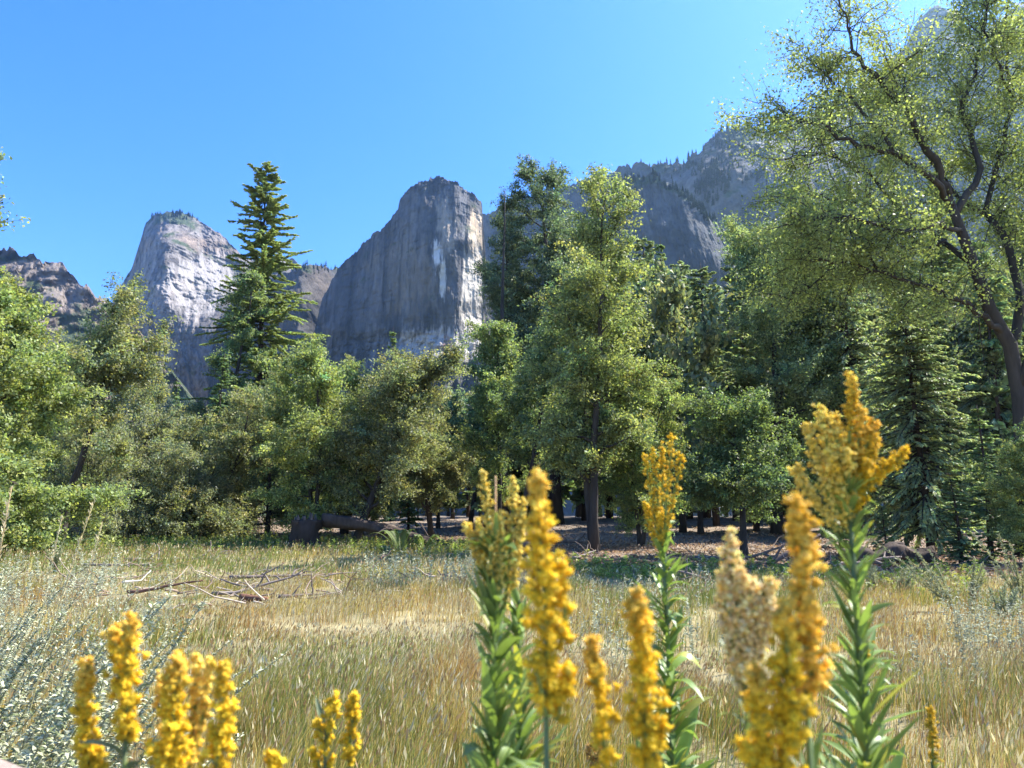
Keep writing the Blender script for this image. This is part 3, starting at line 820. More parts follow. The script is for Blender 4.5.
def build_great_oak():
    """the big oak on the right: limbs laid out as they fork in the photograph"""
    rng = np.random.default_rng(50)
    Y0 = 26.0
    b = np.array(base_at(1026, Y0))
    t = thing('great_oak', 'great oak with long dark limbs reaching over the right meadow edge', 'tree', tuple(b))
    tg, cg = Geo(), Geo()
    def pt(px, py, dy): return PY(px, py, Y0 + dy) - b
    tg.tube(np.array([pt(1027, 556, 0), pt(1026, 540, 0), pt(1024, 470, 0), pt(1020, 400, 0), pt(1010, 345, 0), pt(990, 310, .0), pt(970, 255, -.1), pt(955, 215, -.2), pt(948, 195, -.3)]),
            [0.42, 0.31, 0.27, 0.25, 0.24, 0.22, 0.19, 0.16, 0.13], 12, BARKC)
    L = []
    def br(pts, r0, r1=0.02):
        q = np.array([pt(*p) for p in pts])
        # densify with a wobble
        s = np.linspace(0, len(q) - 1, len(q) * 3)
        d = np.stack([np.interp(s, np.arange(len(q)), q[:, k]) for k in range(3)], -1)
        d[1:-1] += rng.normal(size=(len(d) - 2, 3)) * 0.06
        tg.tube(d, np.linspace(r0 * 1.02, r1, len(d)), 7, BARKC)
        L.append(d)
    br([(948, 195, -.3), (940, 170, -.6), (915, 125, -1), (888, 90, -1.2), (862, 62, -1.5), (850, 30, -2), (838, 5, -2.2)], 0.16)
    br([(1008, 335, 0), (990, 322, -.4), (962, 300, -.8), (925, 287, -1.2), (880, 271, -1.6), (835, 262, -2), (800, 250, -2.2)], 0.13)
    br([(952, 205, -.3), (930, 175, -1.2), (893, 152, -1.8), (860, 145, -2.2), (830, 130, -2.4), (800, 118, -2.6), (778, 108, -2.6)], 0.12)
    br([(955, 215, -.2), (978, 180, .6), (975, 140, 1.0), (960, 110, 1.2), (975, 75, 1.5), (985, 20, 1.6), (990, -40, 1.6)], 0.14)
    br([(1010, 345, 0), (1022, 300, .5), (1005, 240, 1.0), (985, 215, 1.4), (1000, 160, 1.8), (1012, 100, 2.2), (1005, 30, 2.4), (1015, -60, 2.2)], 0.17)
    br([(1018, 390, 0), (1040, 330, -.5), (1060, 260, -1), (1075, 180, -1.4), (1080, 90, -1.6), (1070, 0, -1.6)], 0.2)
    br([(975, 265, -.1), (940, 240, .9), (905, 215, 1.6), (870, 205, 2.2), (835, 200, 2.6), (805, 190, 2.8)], 0.11)
    br([(962, 230, -.2), (935, 222, -1.8), (905, 232, -2.6), (865, 222, -3.2), (825, 215, -3.4), (795, 225, -3.4)], 0.09)
    br([(915, 125, -1), (908, 95, -.4), (900, 72, 0), (890, 60, .2)], 0.06)
    br([(985, 215, 1.4), (950, 190, 2.2), (925, 150, 2.8), (900, 120, 3.0), (885, 95, 3.2)], 0.08)
    br([(1005, 240, 1.0), (1030, 205, 1.8), (1050, 150, 2.4), (1040, 80, 2.8)], 0.09)
    br([(1012, 100, 2.2), (1000, 70, 1.2), (985, 30, .8), (990, -20, .6)], 0.07)
    br([(945, 240, .5), (915, 255, .5), (880, 245, .2), (845, 262, .2), (815, 285, 0), (790, 300, -.2)], 0.08)
    br([(893, 152, -1.8), (870, 120, -1.6), (845, 95, -1.6), (825, 75, -1.8), (812, 62, -1.8)], 0.07)
    br([(905, 215, 1.6), (875, 180, 1.8), (850, 165, 2.2), (815, 150, 2.4), (785, 160, 2.4)], 0.07)
    br([(835, 200, 2.6), (815, 230, 2.4), (790, 255, 2.2), (775, 285, 2.0)], 0.05)
    br([(880, 271, -1.6), (862, 245, -1.5), (845, 225, -1.6), (828, 240, -1.8)], 0.05)
    cl = []
    for d in L:
        tot = np.linalg.norm(d[-1] - d[0])
        n = int(7 + tot * 5.0)
        for k in range(n):
            s = (0.22 + 0.78 * (k + rng.random()) / n) * (len(d) - 1)
            b0 = np.array([np.interp(s, np.arange(len(d)), d[:, q]) for q in range(3)])
            if rng.random() < 0.1: continue
            dd = unit(unit(d[-1] - d[0]) * 0.6 + rng.normal(size=3) * 0.8 + np.array([0, 0, 0.12]))
            sl = rng.uniform(0.9, 2.9)
            sp = limb(b0, dd, sl, 5, rng, 0.24, 0.0)
            tg.tube(sp, np.linspace(0.02, 0.006, 6), 5, BARKC, cap=False)
            f = rng.uniform(.35, 1.5)
            cl.append((sp[1:], f))
            for z in range(4):
                d2 = unit(unit(sp[-1] - sp[0]) + rng.normal(size=3) * .75)
                t2 = limb(sp[rng.integers(1, 5)], d2, sl * rng.uniform(.3, .65), 4, rng, .22, -.03)
                tg.tube(t2, np.linspace(.009, .004, 5), 3, BARKC, cap=False)
                cl.append((t2, f * rng.uniform(.5, 1.1)))
    ln = np.array([np.linalg.norm(c[0][-1] - c[0][0]) * c[1] for c in cl])
    cnt = np.maximum(2, (118000 * ln / ln.sum()).astype(int))
    cen, idx = [], []
    for k, (tw, f) in enumerate(cl):
        m = cnt[k]
        q = rng.random(m) ** .8 * (len(tw) - 1)
        p = np.stack([np.interp(q, np.arange(len(tw)), tw[:, z]) for z in range(3)], -1)
        cen.append(p + rng.normal(size=(m, 3)) * .17)
        idx.append(np.full(m, k))
    cen, idx = np.vstack(cen), np.concatenate(idx)
    cen[:, 1] += .15
    tint = (1 + 0.16 * rng.normal(size=len(cl)))[idx][:, None]
    leaves(cg, cen, 0.105, rng, np.array([0.29, 0.33, 0.13]) * tint, aspect=0.65, var=0.2)
    tg.build('trunk', M_BARK, t, smooth=True)
    cg.build('crown', M_LEAF, t)

def build_snag():
    rng = np.random.default_rng(60)
    loc = base_at(503, 55)
    h = h_for(503, 190, 55, loc)
    t = thing('dead_tree', 'bare dead tree snag beside the tall dark conifer', 'dead tree', loc)
    g = Geo()
    z = np.linspace(0, h, 12)
    ax = np.stack([0.1 * np.sin(z * .3), 0 * z, z], -1)
    c = np.array([0.045, 0.04, 0.036])
    g.tube(ax, np.linspace(0.34, 0.03, 12), 8, c)
    for k in range(34):
        s = rng.uniform(0.25, 0.98)
        p = np.array([0.1 * math.sin(s * h * .3), 0, s * h])
        a = rng.random() * 6.28
        g.tube(limb(p, (math.cos(a), math.sin(a), rng.uniform(-.5, .3)), rng.uniform(.5, 2.0) * (1.2 - s), 4, rng, .15), np.linspace(.03, .008, 5), 4, c, cap=False)
    g.build('trunk', M_BARK, t, smooth=True)

def build_forest():
    """the wood behind: reads as one mass"""
    rng = np.random.default_rng(90)
    tg, cg = Geo(), Geo()
    bl = [broadleaf(200 + k, 10, 3.2, clear=0.15, n_limb=13, n_leaf=5200, leaf=0.32, col=c, tr=0.16, clump=0.55, drop=0.15) for k, c in enumerate([MIDG, OLIVE, DARK])]
    cfs = [conifer(210 + k, 16, 2.6, clear=0.08, n_whorl=30, per=5, col=c, tr=0.25, density=0.8, leafw=0.2, spray=0.75, top_round=0.65) for k, c in enumerate([NEED, (0.21, 0.26, 0.14), (0.27, 0.31, 0.175)])]
    #  limit of the tree tops, so that the mountains stay in view
    lim_x = [-300, 0, 60, 130, 180, 200, 300, 340, 390, 440, 480, 520, 580, 640, 700, 760, 830, 1000, 1400]
    lim_y = [330, 330, 380, 430, 420, 395, 400, 400, 400, 392, 360, 300, 240, 262, 275, 270, 250, 230, 200]
    for row, (Y0, n) in enumerate([(50, 16), (58, 34), (72, 42), (92, 50), (120, 54), (155, 52)]):
        for k in range(n):
            px = -260 + 1560 * (k + rng.random()) / n
            Y = Y0 * rng.uniform(0.92, 1.12)
            top = np.interp(px, lim_x, lim_y) + rng.uniform(2, 75)
            loc = np.array(base_at(px, Y))
            h = h_for(px, top, Y, loc)
            if h < 3 or (Y0 == 50 and (px < 620 or px > 1100)): continue
            con = rng.random() < (0.35 if px < 470 else 0.62)
            src = (cfs if con else bl)[rng.integers(3)]
            s = h / (16 if con else 10)
            w = s * rng.uniform(0.75, 1.1) * (1.0 if con else 0.9) * (min(1.0, 1.5 / s) if con else min(1.0, 2.0 / s) if s > 1 else 1.0)
            a = rng.random() * 6.28
            M = np.array([[math.cos(a) * w, -math.sin(a) * w, 0], [math.sin(a) * w, math.cos(a) * w, 0], [0, 0, s]])
            tg.merge(src[0], M, loc)
            cg.merge(src[1], M, loc)
    # thin understory stems and saplings on the duff
    o = cg.build('background_forest', M_NEEDLE)
    tag(o, 'dense mixed wood of conifers and oaks behind the meadow edge trees', None, kind='stuff')
    tr = tg.build('trunks', M_BARK, o)
    tr['kind'] = 'stuff'
# ================================================================= meadow
STRAW = np.array([0.64, 0.52, 0.19])
GOLD = np.array([0.55, 0.43, 0.12])
GREENG = np.array([0.26, 0.305, 0.085])
RUST = np.array([0.50, 0.31, 0.11])
PALE = np.array([0.62, 0.54, 0.33])
SILV = np.array([0.43, 0.43, 0.28])
def meadow_points(n, y0, y1, rng, spread=0.86):
    y = np.sqrt(rng.uniform(y0 * y0, y1 * y1, n))
    a = rng.uniform(-spread, spread, n)
    return a * y, y
def build_grass():
    rng = np.random.default_rng(300)
    g = Geo()
    for (n, y0, y1, w, hs) in [(90000, 3.2, 9, 0.0062, 1.0), (130000, 9, 20, 0.010, 1.0), (130000, 20, 50, 0.02, 0.95)]:
        x, y = meadow_points(n, y0, y1, rng)
        e = edge_y(np.clip(x / y, -0.75, 0.75))
        tuft = fbm(x * 1.6, y * 1.6, 0, 3, 41)
        big = fbm(x * 0.28, y * 0.28, 0, 3, 42)
        keep = (y < e + rng.normal(size=n) * 0.5 - 0.2) & (rng.random(n) < np.clip(0.6 + 1.9 * tuft, 0.06, 1))
        x, y, tuft, big, e = x[keep], y[keep], tuft[keep], big[keep], e[keep]
        n = len(x)
        px, py = pix(x, y)
        # patches of the photograph's meadow
        green = 0.4 + 1.5 * big + 0.9 * patch(px, py, 90, 552, 150, 18) + 0.75 * patch(px, py, 330, 710, 130, 75) + 0.65 * patch(px, py, 900, 588, 160, 14) + 0.5 * patch(px, py, 620, 585, 90, 20) - 0.3 * patch(px, py, 360, 620, 120, 18) - 0.6 * patch(px, py, 930, 730, 130, 50)
        rust = 0.12 + 0.9 * fbm(x * .5, y * .5, 3, 3, 44) + 0.55 * patch(px, py, 890, 640, 60, 30) + 0.25 * patch(px, py, 220, 600, 120, 20)
        pale = 0.2 + 1.1 * fbm(x * .4, y * .4, 6, 3, 45) + 0.2 * patch(px, py, 370, 618, 120, 12) + 0.6 * patch(px, py, 640, 640, 110, 36)
        k = rng.random((n, 3))
        col = np.repeat(GOLD[None], n, 0)
        col[k[:, 0] < 0.45] = STRAW
        col[k[:, 1] < np.clip(pale, 0, .8)] = PALE
        col[k[:, 2] < np.clip(rust, 0, .7)] = RUST
        gr = rng.random(n) < np.clip(green, 0.05, 0.9)
        col[gr] = GREENG
        col = col * 0.86 * rng.uniform(0.7, 1.25, (n, 1))
        short = np.clip(1 - 0.12 * patch(px, py, 360, 622, 150, 18) - 0.45 * patch(px, py, 210, 588, 190, 20) - 0.4 * patch(px, py, 640, 650, 120, 40) - .45 * patch(px, py, 960, 645, 110, 34) - .5 * sstep(.05, .4, fbm(x * .35, y * .35, 9, 3, 47)), 0.2, 1)
        H = hs * (0.37 + 0.34 * tuft) * rng.uniform(0.55, 1.35, n) * short * np.where(y > e - 5, 0.7, 1) * np.where(y > 9, .85, 1)
        H = np.maximum(H, 0.06)
        az = rng.random(n) * 6.283
        lean = rng.uniform(0.05, 0.42, n) * H
        lx, ly = np.cos(az) * lean + 0.16 * H, np.sin(az) * lean * 0.6
        z = gz(x, y)
        wa = rng.random(n) * 3.1416
        wx, wy = np.cos(wa) * w * .5, np.sin(wa) * w * .5
        b = np.stack([x, y, z - 0.02], -1)
        m = b + np.stack([lx * .35, ly * .35, H * .6], -1)
        t = b + np.stack([lx, ly, H], -1)
        ww = np.stack([wx, wy, 0 * wx], -1)
        V = np.stack([b - ww, b + ww, m + ww * .8, m - ww * .8, t + ww * .15, t - ww * .15], 1).reshape(-1, 3)
        i = np.arange(n)[:, None] * 6
        Q = np.concatenate([i + [0, 1, 2, 3], i + [3, 2, 4, 5]])
        kc = np.repeat(col, 6, 0)
        g.add(V, Q, None, kc)
        # seed heads on a third of the stalks
        sd = rng.random(n) < 0.34
        q = t[sd]
        ns = len(q)
        dirv = unit(t[sd] - m[sd])
        hl = (rng.uniform(0.03, 0.085, ns) * (1.0 + 0.5 * (y0 > 15)))[:, None]
        w2 = (w * rng.uniform(0.7, 1.5, ns))[:, None] * np.stack([np.cos(wa[sd]), np.sin(wa[sd]), 0 * wa[sd]], -1)
        V = np.stack([q - dirv * hl * .2, q + w2 + dirv * hl * .3, q + dirv * hl, q - w2 + dirv * hl * .3], 1).reshape(-1, 3)
        sc = np.where(rng.random((ns, 1)) < 0.5, PALE * 0.95, np.array([0.36, 0.24, 0.12])) * rng.uniform(.7, 1.2, (ns, 1))
        g.add(V, np.arange(ns * 4).reshape(ns, 4), None, np.repeat(sc, 4, 0))
    tag(g.build('meadow_grass', M_GRASS), 'tall dry golden grass filling the meadow', None, kind='stuff')

def forb(g, base, H, rng, n_leaf, ll, col, lean=(0, 0), stem_r=0.004, sp=0.12, up=0.6):
    """one silvery forb: stem and alternate narrow leaves"""
    u = np.linspace(0, 1, 5)
    ax = base + np.stack([lean[0] * u ** 1.3, lean[1] * u ** 1.3, H * u], -1)
    g.tube(ax, np.linspace(stem_r, stem_r * .4, 5), 4, np.asarray(col) * 0.8, cap=False)
    s = rng.uniform(0.12, 1, n_leaf)
    p = np.stack([np.interp(s, u, ax[:, k]) for k in range(3)], -1)
    az = rng.random(n_leaf) * 6.283
    d = unit(np.stack([np.cos(az), np.sin(az), rng.uniform(0.1, 1.3, n_leaf) * up * 1.5], -1))
    L = ll * rng.uniform(0.5, 1.25, n_leaf) * (1.1 - 0.55 * s)
    sd = unit(np.cross(d, rng.normal(size=(n_leaf, 3)) * 0.5 + [0, 0, 1]))
    w = (L * 0.17)[:, None]
    L = L[:, None]
    V = np.stack([p, p + d * L * .45 + sd * w, p + d * L - np.array([0, 0, .18]) * L, p + d * L * .45 - sd * w], 1)
    c = np.asarray(col) * rng.uniform(.7, 1.3, (n_leaf, 1))
    g.add(V.reshape(-1, 3), np.arange(n_leaf * 4).reshape(n_leaf, 4), None, np.repeat(c, 4, 0))

def build_forbs():
    rng = np.random.default_rng(310)
    # mass of silvery ground cover in patches over the meadow
    g = Geo()
    x, y = meadow_points(42000, 4.5, 42, rng)
    px, py = pix(x, y)
    e = edge_y(np.clip(x / y, -.75, .75))
    w = 2.2 * patch(px, py, 965, 645, 105, 32) + 0.7 * patch(px, py, 640, 625, 110, 45) + 0.5 * patch(px, py, 330, 715, 90, 55) + 0.8 * patch(px, py, 430, 572, 80, 12) + 0.8 * patch(px, py, 60, 640, 130, 80)
    k = (rng.random(len(x)) < w * np.clip(0.45 + 1.2 * fbm(x * .8, y * .8, 0, 3, 61), 0, 1) * np.clip(14 / y, .25, 1) * 0.55) & (y < e)
    for a, b, q in zip(x[k], y[k], px[k]):
        far = min(2.4, max(1.0, b / 11))
        forb(g, np.array([a, b, gz1(a, b)]), rng.uniform(.42, .8), rng, int(40 / far) + 10, 0.07 * far, np.array([.37, .385, .26]) * rng.uniform(.8, 1.15), (rng.normal() * .06, rng.normal() * .06))
    tag(g.build('silver_forbs', M_SILVER), 'patches of low silvery grey forbs growing in the meadow', None, kind='stuff')
    # green weeds along the left far edge and the right edge
    g = Geo()
    for k in range(4200):
        a = rng.uniform(-.78, .62)
        e = float(edge_y(a))
        b = e + rng.normal() * (1.6 if a > 0 else 3.0) - (1.2 if a > 0 else 2.2)
        xx = a * b
        p, q = pix(np.array([xx]), np.array([b]))
        if a > -0.05 and rng.random() < .7: continue
        c = np.array([0.20, 0.26, 0.08]) * rng.uniform(.7, 1.4) if rng.random() < .7 else np.array([0.30, 0.29, 0.10])
        forb(g, np.array([xx, b, gz1(xx, b)]), rng.uniform(.2, .75) * (.55 if a > 0 else 1), rng, 22, 0.20, c, (rng.normal() * .1, rng.normal() * .1))
    tag(g.build('green_weeds', M_LEAF), 'green weeds growing along the far edge of the meadow', None, kind='stuff')
    # duff litter on the forest floor: dry leaves and twigs
    n = 42000
    a = rng.uniform(-.8, .8, n)
    e = edge_y(np.clip(a, -.75, .75))
    y = e + np.abs(rng.normal(size=n)) * 14 - 0.6
    x = a * y
    g = Geo()
    cen = np.stack([x, y, gz(x, y) + rng.uniform(0.01, 0.10, n)], -1)
    pal = np.array([[.34, .22, .15], [.26, .16, .10], [.42, .32, .23], [.20, .13, .09]])
    leaves(g, cen, 0.16, rng, pal[rng.integers(0, 4, n)], aspect=.4, up=1.2, var=.15)
    for k in range(900):
        if k < 150:
            q, w = rng.normal() * 110 + 225, rng.normal() * 11 + 581
            yy = (HC - .1) / math.tan(max(math.atan((w - 384) / FPX) - PITCH, .03))
            xx = (q - 512) / FPX * yy
            c = np.array([.30, .22, .16]) if rng.random() < .6 else np.array([.45, .38, .30])
        else:
            aa = rng.uniform(-.7, .7)
            yy = float(edge_y(aa)) + abs(rng.normal()) * 9
            xx = aa * yy
            c = np.array([.24, .18, .14])
        if yy < 8: continue
        b = rng.random() * 6.28
        L = rng.uniform(.3, 1.3)
        g.tube(limb((xx, yy, gz1(xx, yy) + .04 + .1 * rng.random()), (math.cos(b), math.sin(b), rng.uniform(-.08, .16)), L, 4, rng, .25), np.linspace(.022, .008, 5), 4, c * rng.uniform(.6, 1.3), cap=False)
    tag(g.build('leaf_litter', M_GRASS), 'brown leaf litter and twigs covering the forest floor', None, kind='stuff')

def silver_plant(seed, stems, H, lean, spread):
    rng = np.random.default_rng(seed)
    gs, gl = Geo(), Geo()
    for s in range(stems):
        b = np.array([rng.normal() * spread, rng.normal() * spread, -0.02])
        h = H * rng.uniform(.7, 1.1)
        lx, ly = lean * h * rng.uniform(.6, 1.5), rng.normal() * .22 * h
        u = np.linspace(0, 1, 9)
        ax = b + np.stack([lx * u ** 1.2, ly * u ** 1.2, h * (u - .12 * u ** 2)], -1) + np.cumsum(rng.normal(size=(9, 3)) * .012, 0)
        gs.tube(ax, np.linspace(.005, .0018, 9), 5, (0.28, 0.28, 0.19), cap=False)
        n = int(330 * h)
        t = rng.uniform(.12, 1, n)
        p = np.stack([np.interp(t, u, ax[:, k]) for k in range(3)], -1)
        az = rng.random(n) * 6.283
        d = unit(np.stack([np.cos(az) + lean * .7, np.sin(az), rng.uniform(-.1, 1.2, n)], -1))
        L = (rng.uniform(.02, .055, n) * (1.15 - .55 * t))[:, None]
        sd = unit(np.cross(d, rng.normal(size=(n, 3)) * .6 + [0, 0, 1]))
        w = L * .15
        dn = np.array([0, 0, -.25])
        V = np.stack([p - sd * w * .2, p + sd * w * .2, p + d * L * .5 + sd * w, p + d * L * .5 - sd * w, p + d * L + dn * L + sd * w * .1, p + d * L + dn * L - sd * w * .1], 1)
        i = np.arange(n)[:, None] * 6
        c = np.where(rng.random((n, 1)) < .68, SILV * 1.12, np.array([.22, .25, .12])) * rng.uniform(.75, 1.2, (n, 1))
        gl.add(V.reshape(-1, 3), np.concatenate([i + [0, 1, 2, 3], i + [3, 2, 4, 5]]), None, np.repeat(c, 6, 0))
    return gs, gl
def build_silver_plants():
    rng = np.random.default_rng(320)
    protos = []
    spots = [(5, 700, 3.6), (40, 690, 3.3), (-30, 640, 4.2), (70, 720, 3.0), (20, 740, 2.7), (60, 650, 4.6), (-20, 730, 2.9), (95, 740, 2.9), (10, 610, 5.6), (90, 640, 5.5), (-50, 690, 3.5), (45, 755, 2.5), (0, 660, 4.8),
             (30, 715, 3.9), (75, 760, 2.4), (-10, 770, 2.3), (-40, 600, 5.2)]
    for i, (px, py, Y) in enumerate(spots):
        x = float((px - 512) / FPX * Y * 1.0)
        loc = (x - 0.25, Y, gz1(x, Y))
        lab = 'silvery grey mugwort leaning right among the plants at the left meadow corner'
        if i < 4:
            t = thing('silver_mugwort', lab, 'wild plant', loc, 0, 'silvery mugwort plants in the left corner')
            gs, gl = silver_plant(330 + i, 11, (1.45, 1.25, 1.6, 1.05)[i], (.4, .5, .3, .45)[i], .15)
            gs.build('stem', M_STEM, t)
            gl.build('leaves', M_SILVER, t)
            protos.append(t)
        else:
            s = rng.uniform(.8, 1.15)
            copy_thing(protos[i % 4], lab, loc, rng.uniform(-.4, .4), (s, s, s), 'silvery mugwort plants in the left corner')
    # tall dry grass stalks waving above the mugwort
    def stalk(label, px0, py0, px1, py1, d, col, seed):
        rg = np.random.default_rng(seed)
        tip = P(px1, py1, d)
        base = P(px0, py0, d)
        base[2] = gz1(base[0], base[1])
        t = thing('grass_stalk', label, 'grass stalk', tuple(base))
        v = tip - base
        u = np.linspace(0, 1, 12)
        ax = np.stack([v[0] * u ** 1.7, v[1] * u ** 1.7, v[2] * u ** .95], -1)
        g = Geo()
        g.tube(ax, np.linspace(.0035, .0015, 12), 5, col)
        g.build('stem', M_GRASS, t)
        g = Geo()
        n = 110
        s = rg.uniform(.72, 1, n)
        p = np.stack([np.interp(s, u, ax[:, k]) for k in range(3)], -1)
        dv = unit(unit(v) + rg.normal(size=(n, 3)) * .35)
        L = rg.uniform(.012, .03, n)[:, None]
        sd = unit(np.cross(dv, rg.normal(size=(n, 3))))
        V = np.stack([p, p + dv * L * .5 + sd * L * .14, p + dv * L, p + dv * L * .5 - sd * L * .14], 1)
        g.add(V.reshape(-1, 3), np.arange(n * 4).reshape(n, 4), None, np.array([.62, .52, .32]))
        g.build('seed_head', M_GRASS, t)
    stalk('longest pale grass stalk bending right above the mugwort', 12, 700, 94, 502, 3.2, (.5, .45, .22), 1)
    stalk('grass stalk with a seed head just below the longest one', 44, 700, 102, 524, 3.4, (.45, .4, .2), 2)
    stalk('short grass stalk at the left edge of the meadow', -30, 660, 12, 486, 2.6, (.5, .38, .2), 3)
    stalk('upright pale grass stalk left of the leaning ones', 20, 700, 62, 516, 3.8, (.5, .48, .3), 4)

def build_tall_forbs():
    """feathery pale stalks in front of the forest at right, ferns near the log"""
    def mk(label, px, Y, py, seed, lean, name='feathery_weed', col=(.30, .31, .17)):
        rg = np.random.default_rng(seed)
        loc = base_at(px, Y)
        H = h_for(px, py, Y, loc)
        t = thing(name, label, 'wild plant', loc)
        gs, gl = Geo(), Geo()
        for s in range(7):
            h = H * rg.uniform(.6, 1.05)
            lx, ly = lean * h * rg.uniform(.2, 1.4) + rg.normal() * .2 * h, rg.normal() * .25 * h
            u = np.linspace(0, 1, 7)
            ax = np.stack([lx * u ** 1.3, ly * u ** 1.3, h * u], -1)
            gs.tube(ax, np.linspace(.01, .004, 7), 4, np.array(col) * .8, cap=False)
            n = 120
            q = rg.uniform(.25, 1, n)
            p = np.stack([np.interp(q, u, ax[:, k]) for k in range(3)], -1)
            dv = unit(unit(ax[-1] - ax[0]) + rg.normal(size=(n, 3)) * .55)
            L = (rg.uniform(.06, .16, n) * (1.2 - .7 * q))[:, None]
            sd = unit(np.cross(dv, rg.normal(size=(n, 3))))
            V = np.stack([p, p + dv * L * .5 + sd * L * .13, p + dv * L, p + dv * L * .5 - sd * L * .13], 1)
            gl.add(V.reshape(-1, 3), np.arange(n * 4).reshape(n, 4), None, np.repeat(np.array(col) * rg.uniform(.75, 1.25, (n, 1)), 4, 0))
        gs.build('stem', M_GRASS, t)
        gl.build('leaves', M_GRASS, t)
    mk('feathery pale weed leaning left in front of the dark bank', 945, 14.5, 545, 1, -.75)
    mk('tallest feathery pale weed at the right meadow edge', 1012, 15.5, 536, 2, -.3)
    mk('small upright feathery weed between the two leaning ones', 962, 15, 562, 3, .2)
    mk('feathery weed with drooping tips right of the tallest goldenrod', 893, 16, 568, 4, .3)
    mk('low feathery weed near the dark log bank', 868, 18, 565, 5, .1)
    mk('greyish weed clump below the great oak', 990, 13, 582, 6, .4, col=(.27, .30, .18))
    mk('tall green mullein like weed by the meadow far left', 268, 41, 525, 7, 0, col=(.16, .22, .07))
    mk('green weed clump at the foot of the low bushy trees', 165, 40, 541, 8, .1, col=(.17, .22, .10))
    mk('pale weed clump at the left end of the meadow', 60, 24, 540, 9, .3, col=(.25, .27, .13))
    # ferns with arching fronds
    def fern(label, px, Y, py, seed, lean):
        rg = np.random.default_rng(seed)
        loc = base_at(px, Y)
        H = h_for(px, py, Y, loc)
        t = thing('arching_fern', label, 'fern', loc)
        gs, gl = Geo(), Geo()
        for s in range(6):
            az = rg.random() * 6.28
            u = np.linspace(0, 1, 12)
            rr = H * rg.uniform(.5, .9)
            ax = np.stack([(math.cos(az) * rr + lean * H) * u, math.sin(az) * rr * u, H * rg.uniform(.8, 1.05) * np.sin(u * 2.0) / math.sin(1.6)], -1)
            gs.tube(ax, np.linspace(.012, .004, 12), 4, (.2, .24, .08), cap=False)
            for sg in (-1, 1):
                q = np.linspace(.12, 1, 30)
                p = np.stack([np.interp(q, u, ax[:, k]) for k in range(3)], -1)
                td = unit(np.stack([np.interp(q, u, np.gradient(ax[:, k])) for k in range(3)], -1))
                sd = unit(np.cross(td, [0, 0, 1])) * sg
                L = (H * .22 * np.sin(q * 2.9 + .15) + .03)[:, None]
                e = p + (sd + td * .5) * L
                w = .02 + .02 * H
                V = np.stack([p - td * w * .5, p + (e - p) * .5 + td * w, e, p + (e - p) * .5 - td * w], 1)
                gl.add(V.reshape(-1, 3), np.arange(120).reshape(30, 4), None, np.array([.19, .24, .10]))
        gs.build('stem', M_LEAF, t)
        gl.build('fronds', M_LEAF, t)
    fern('arching green fern beside the end of the fallen log', 402, 34, 528, 1, -.3)
    fern('smaller fern with one low arching frond left of the other', 388, 33, 546, 2, -.6)
    fern('pale fern clump right of the arching one', 424, 35, 535, 3, .2)

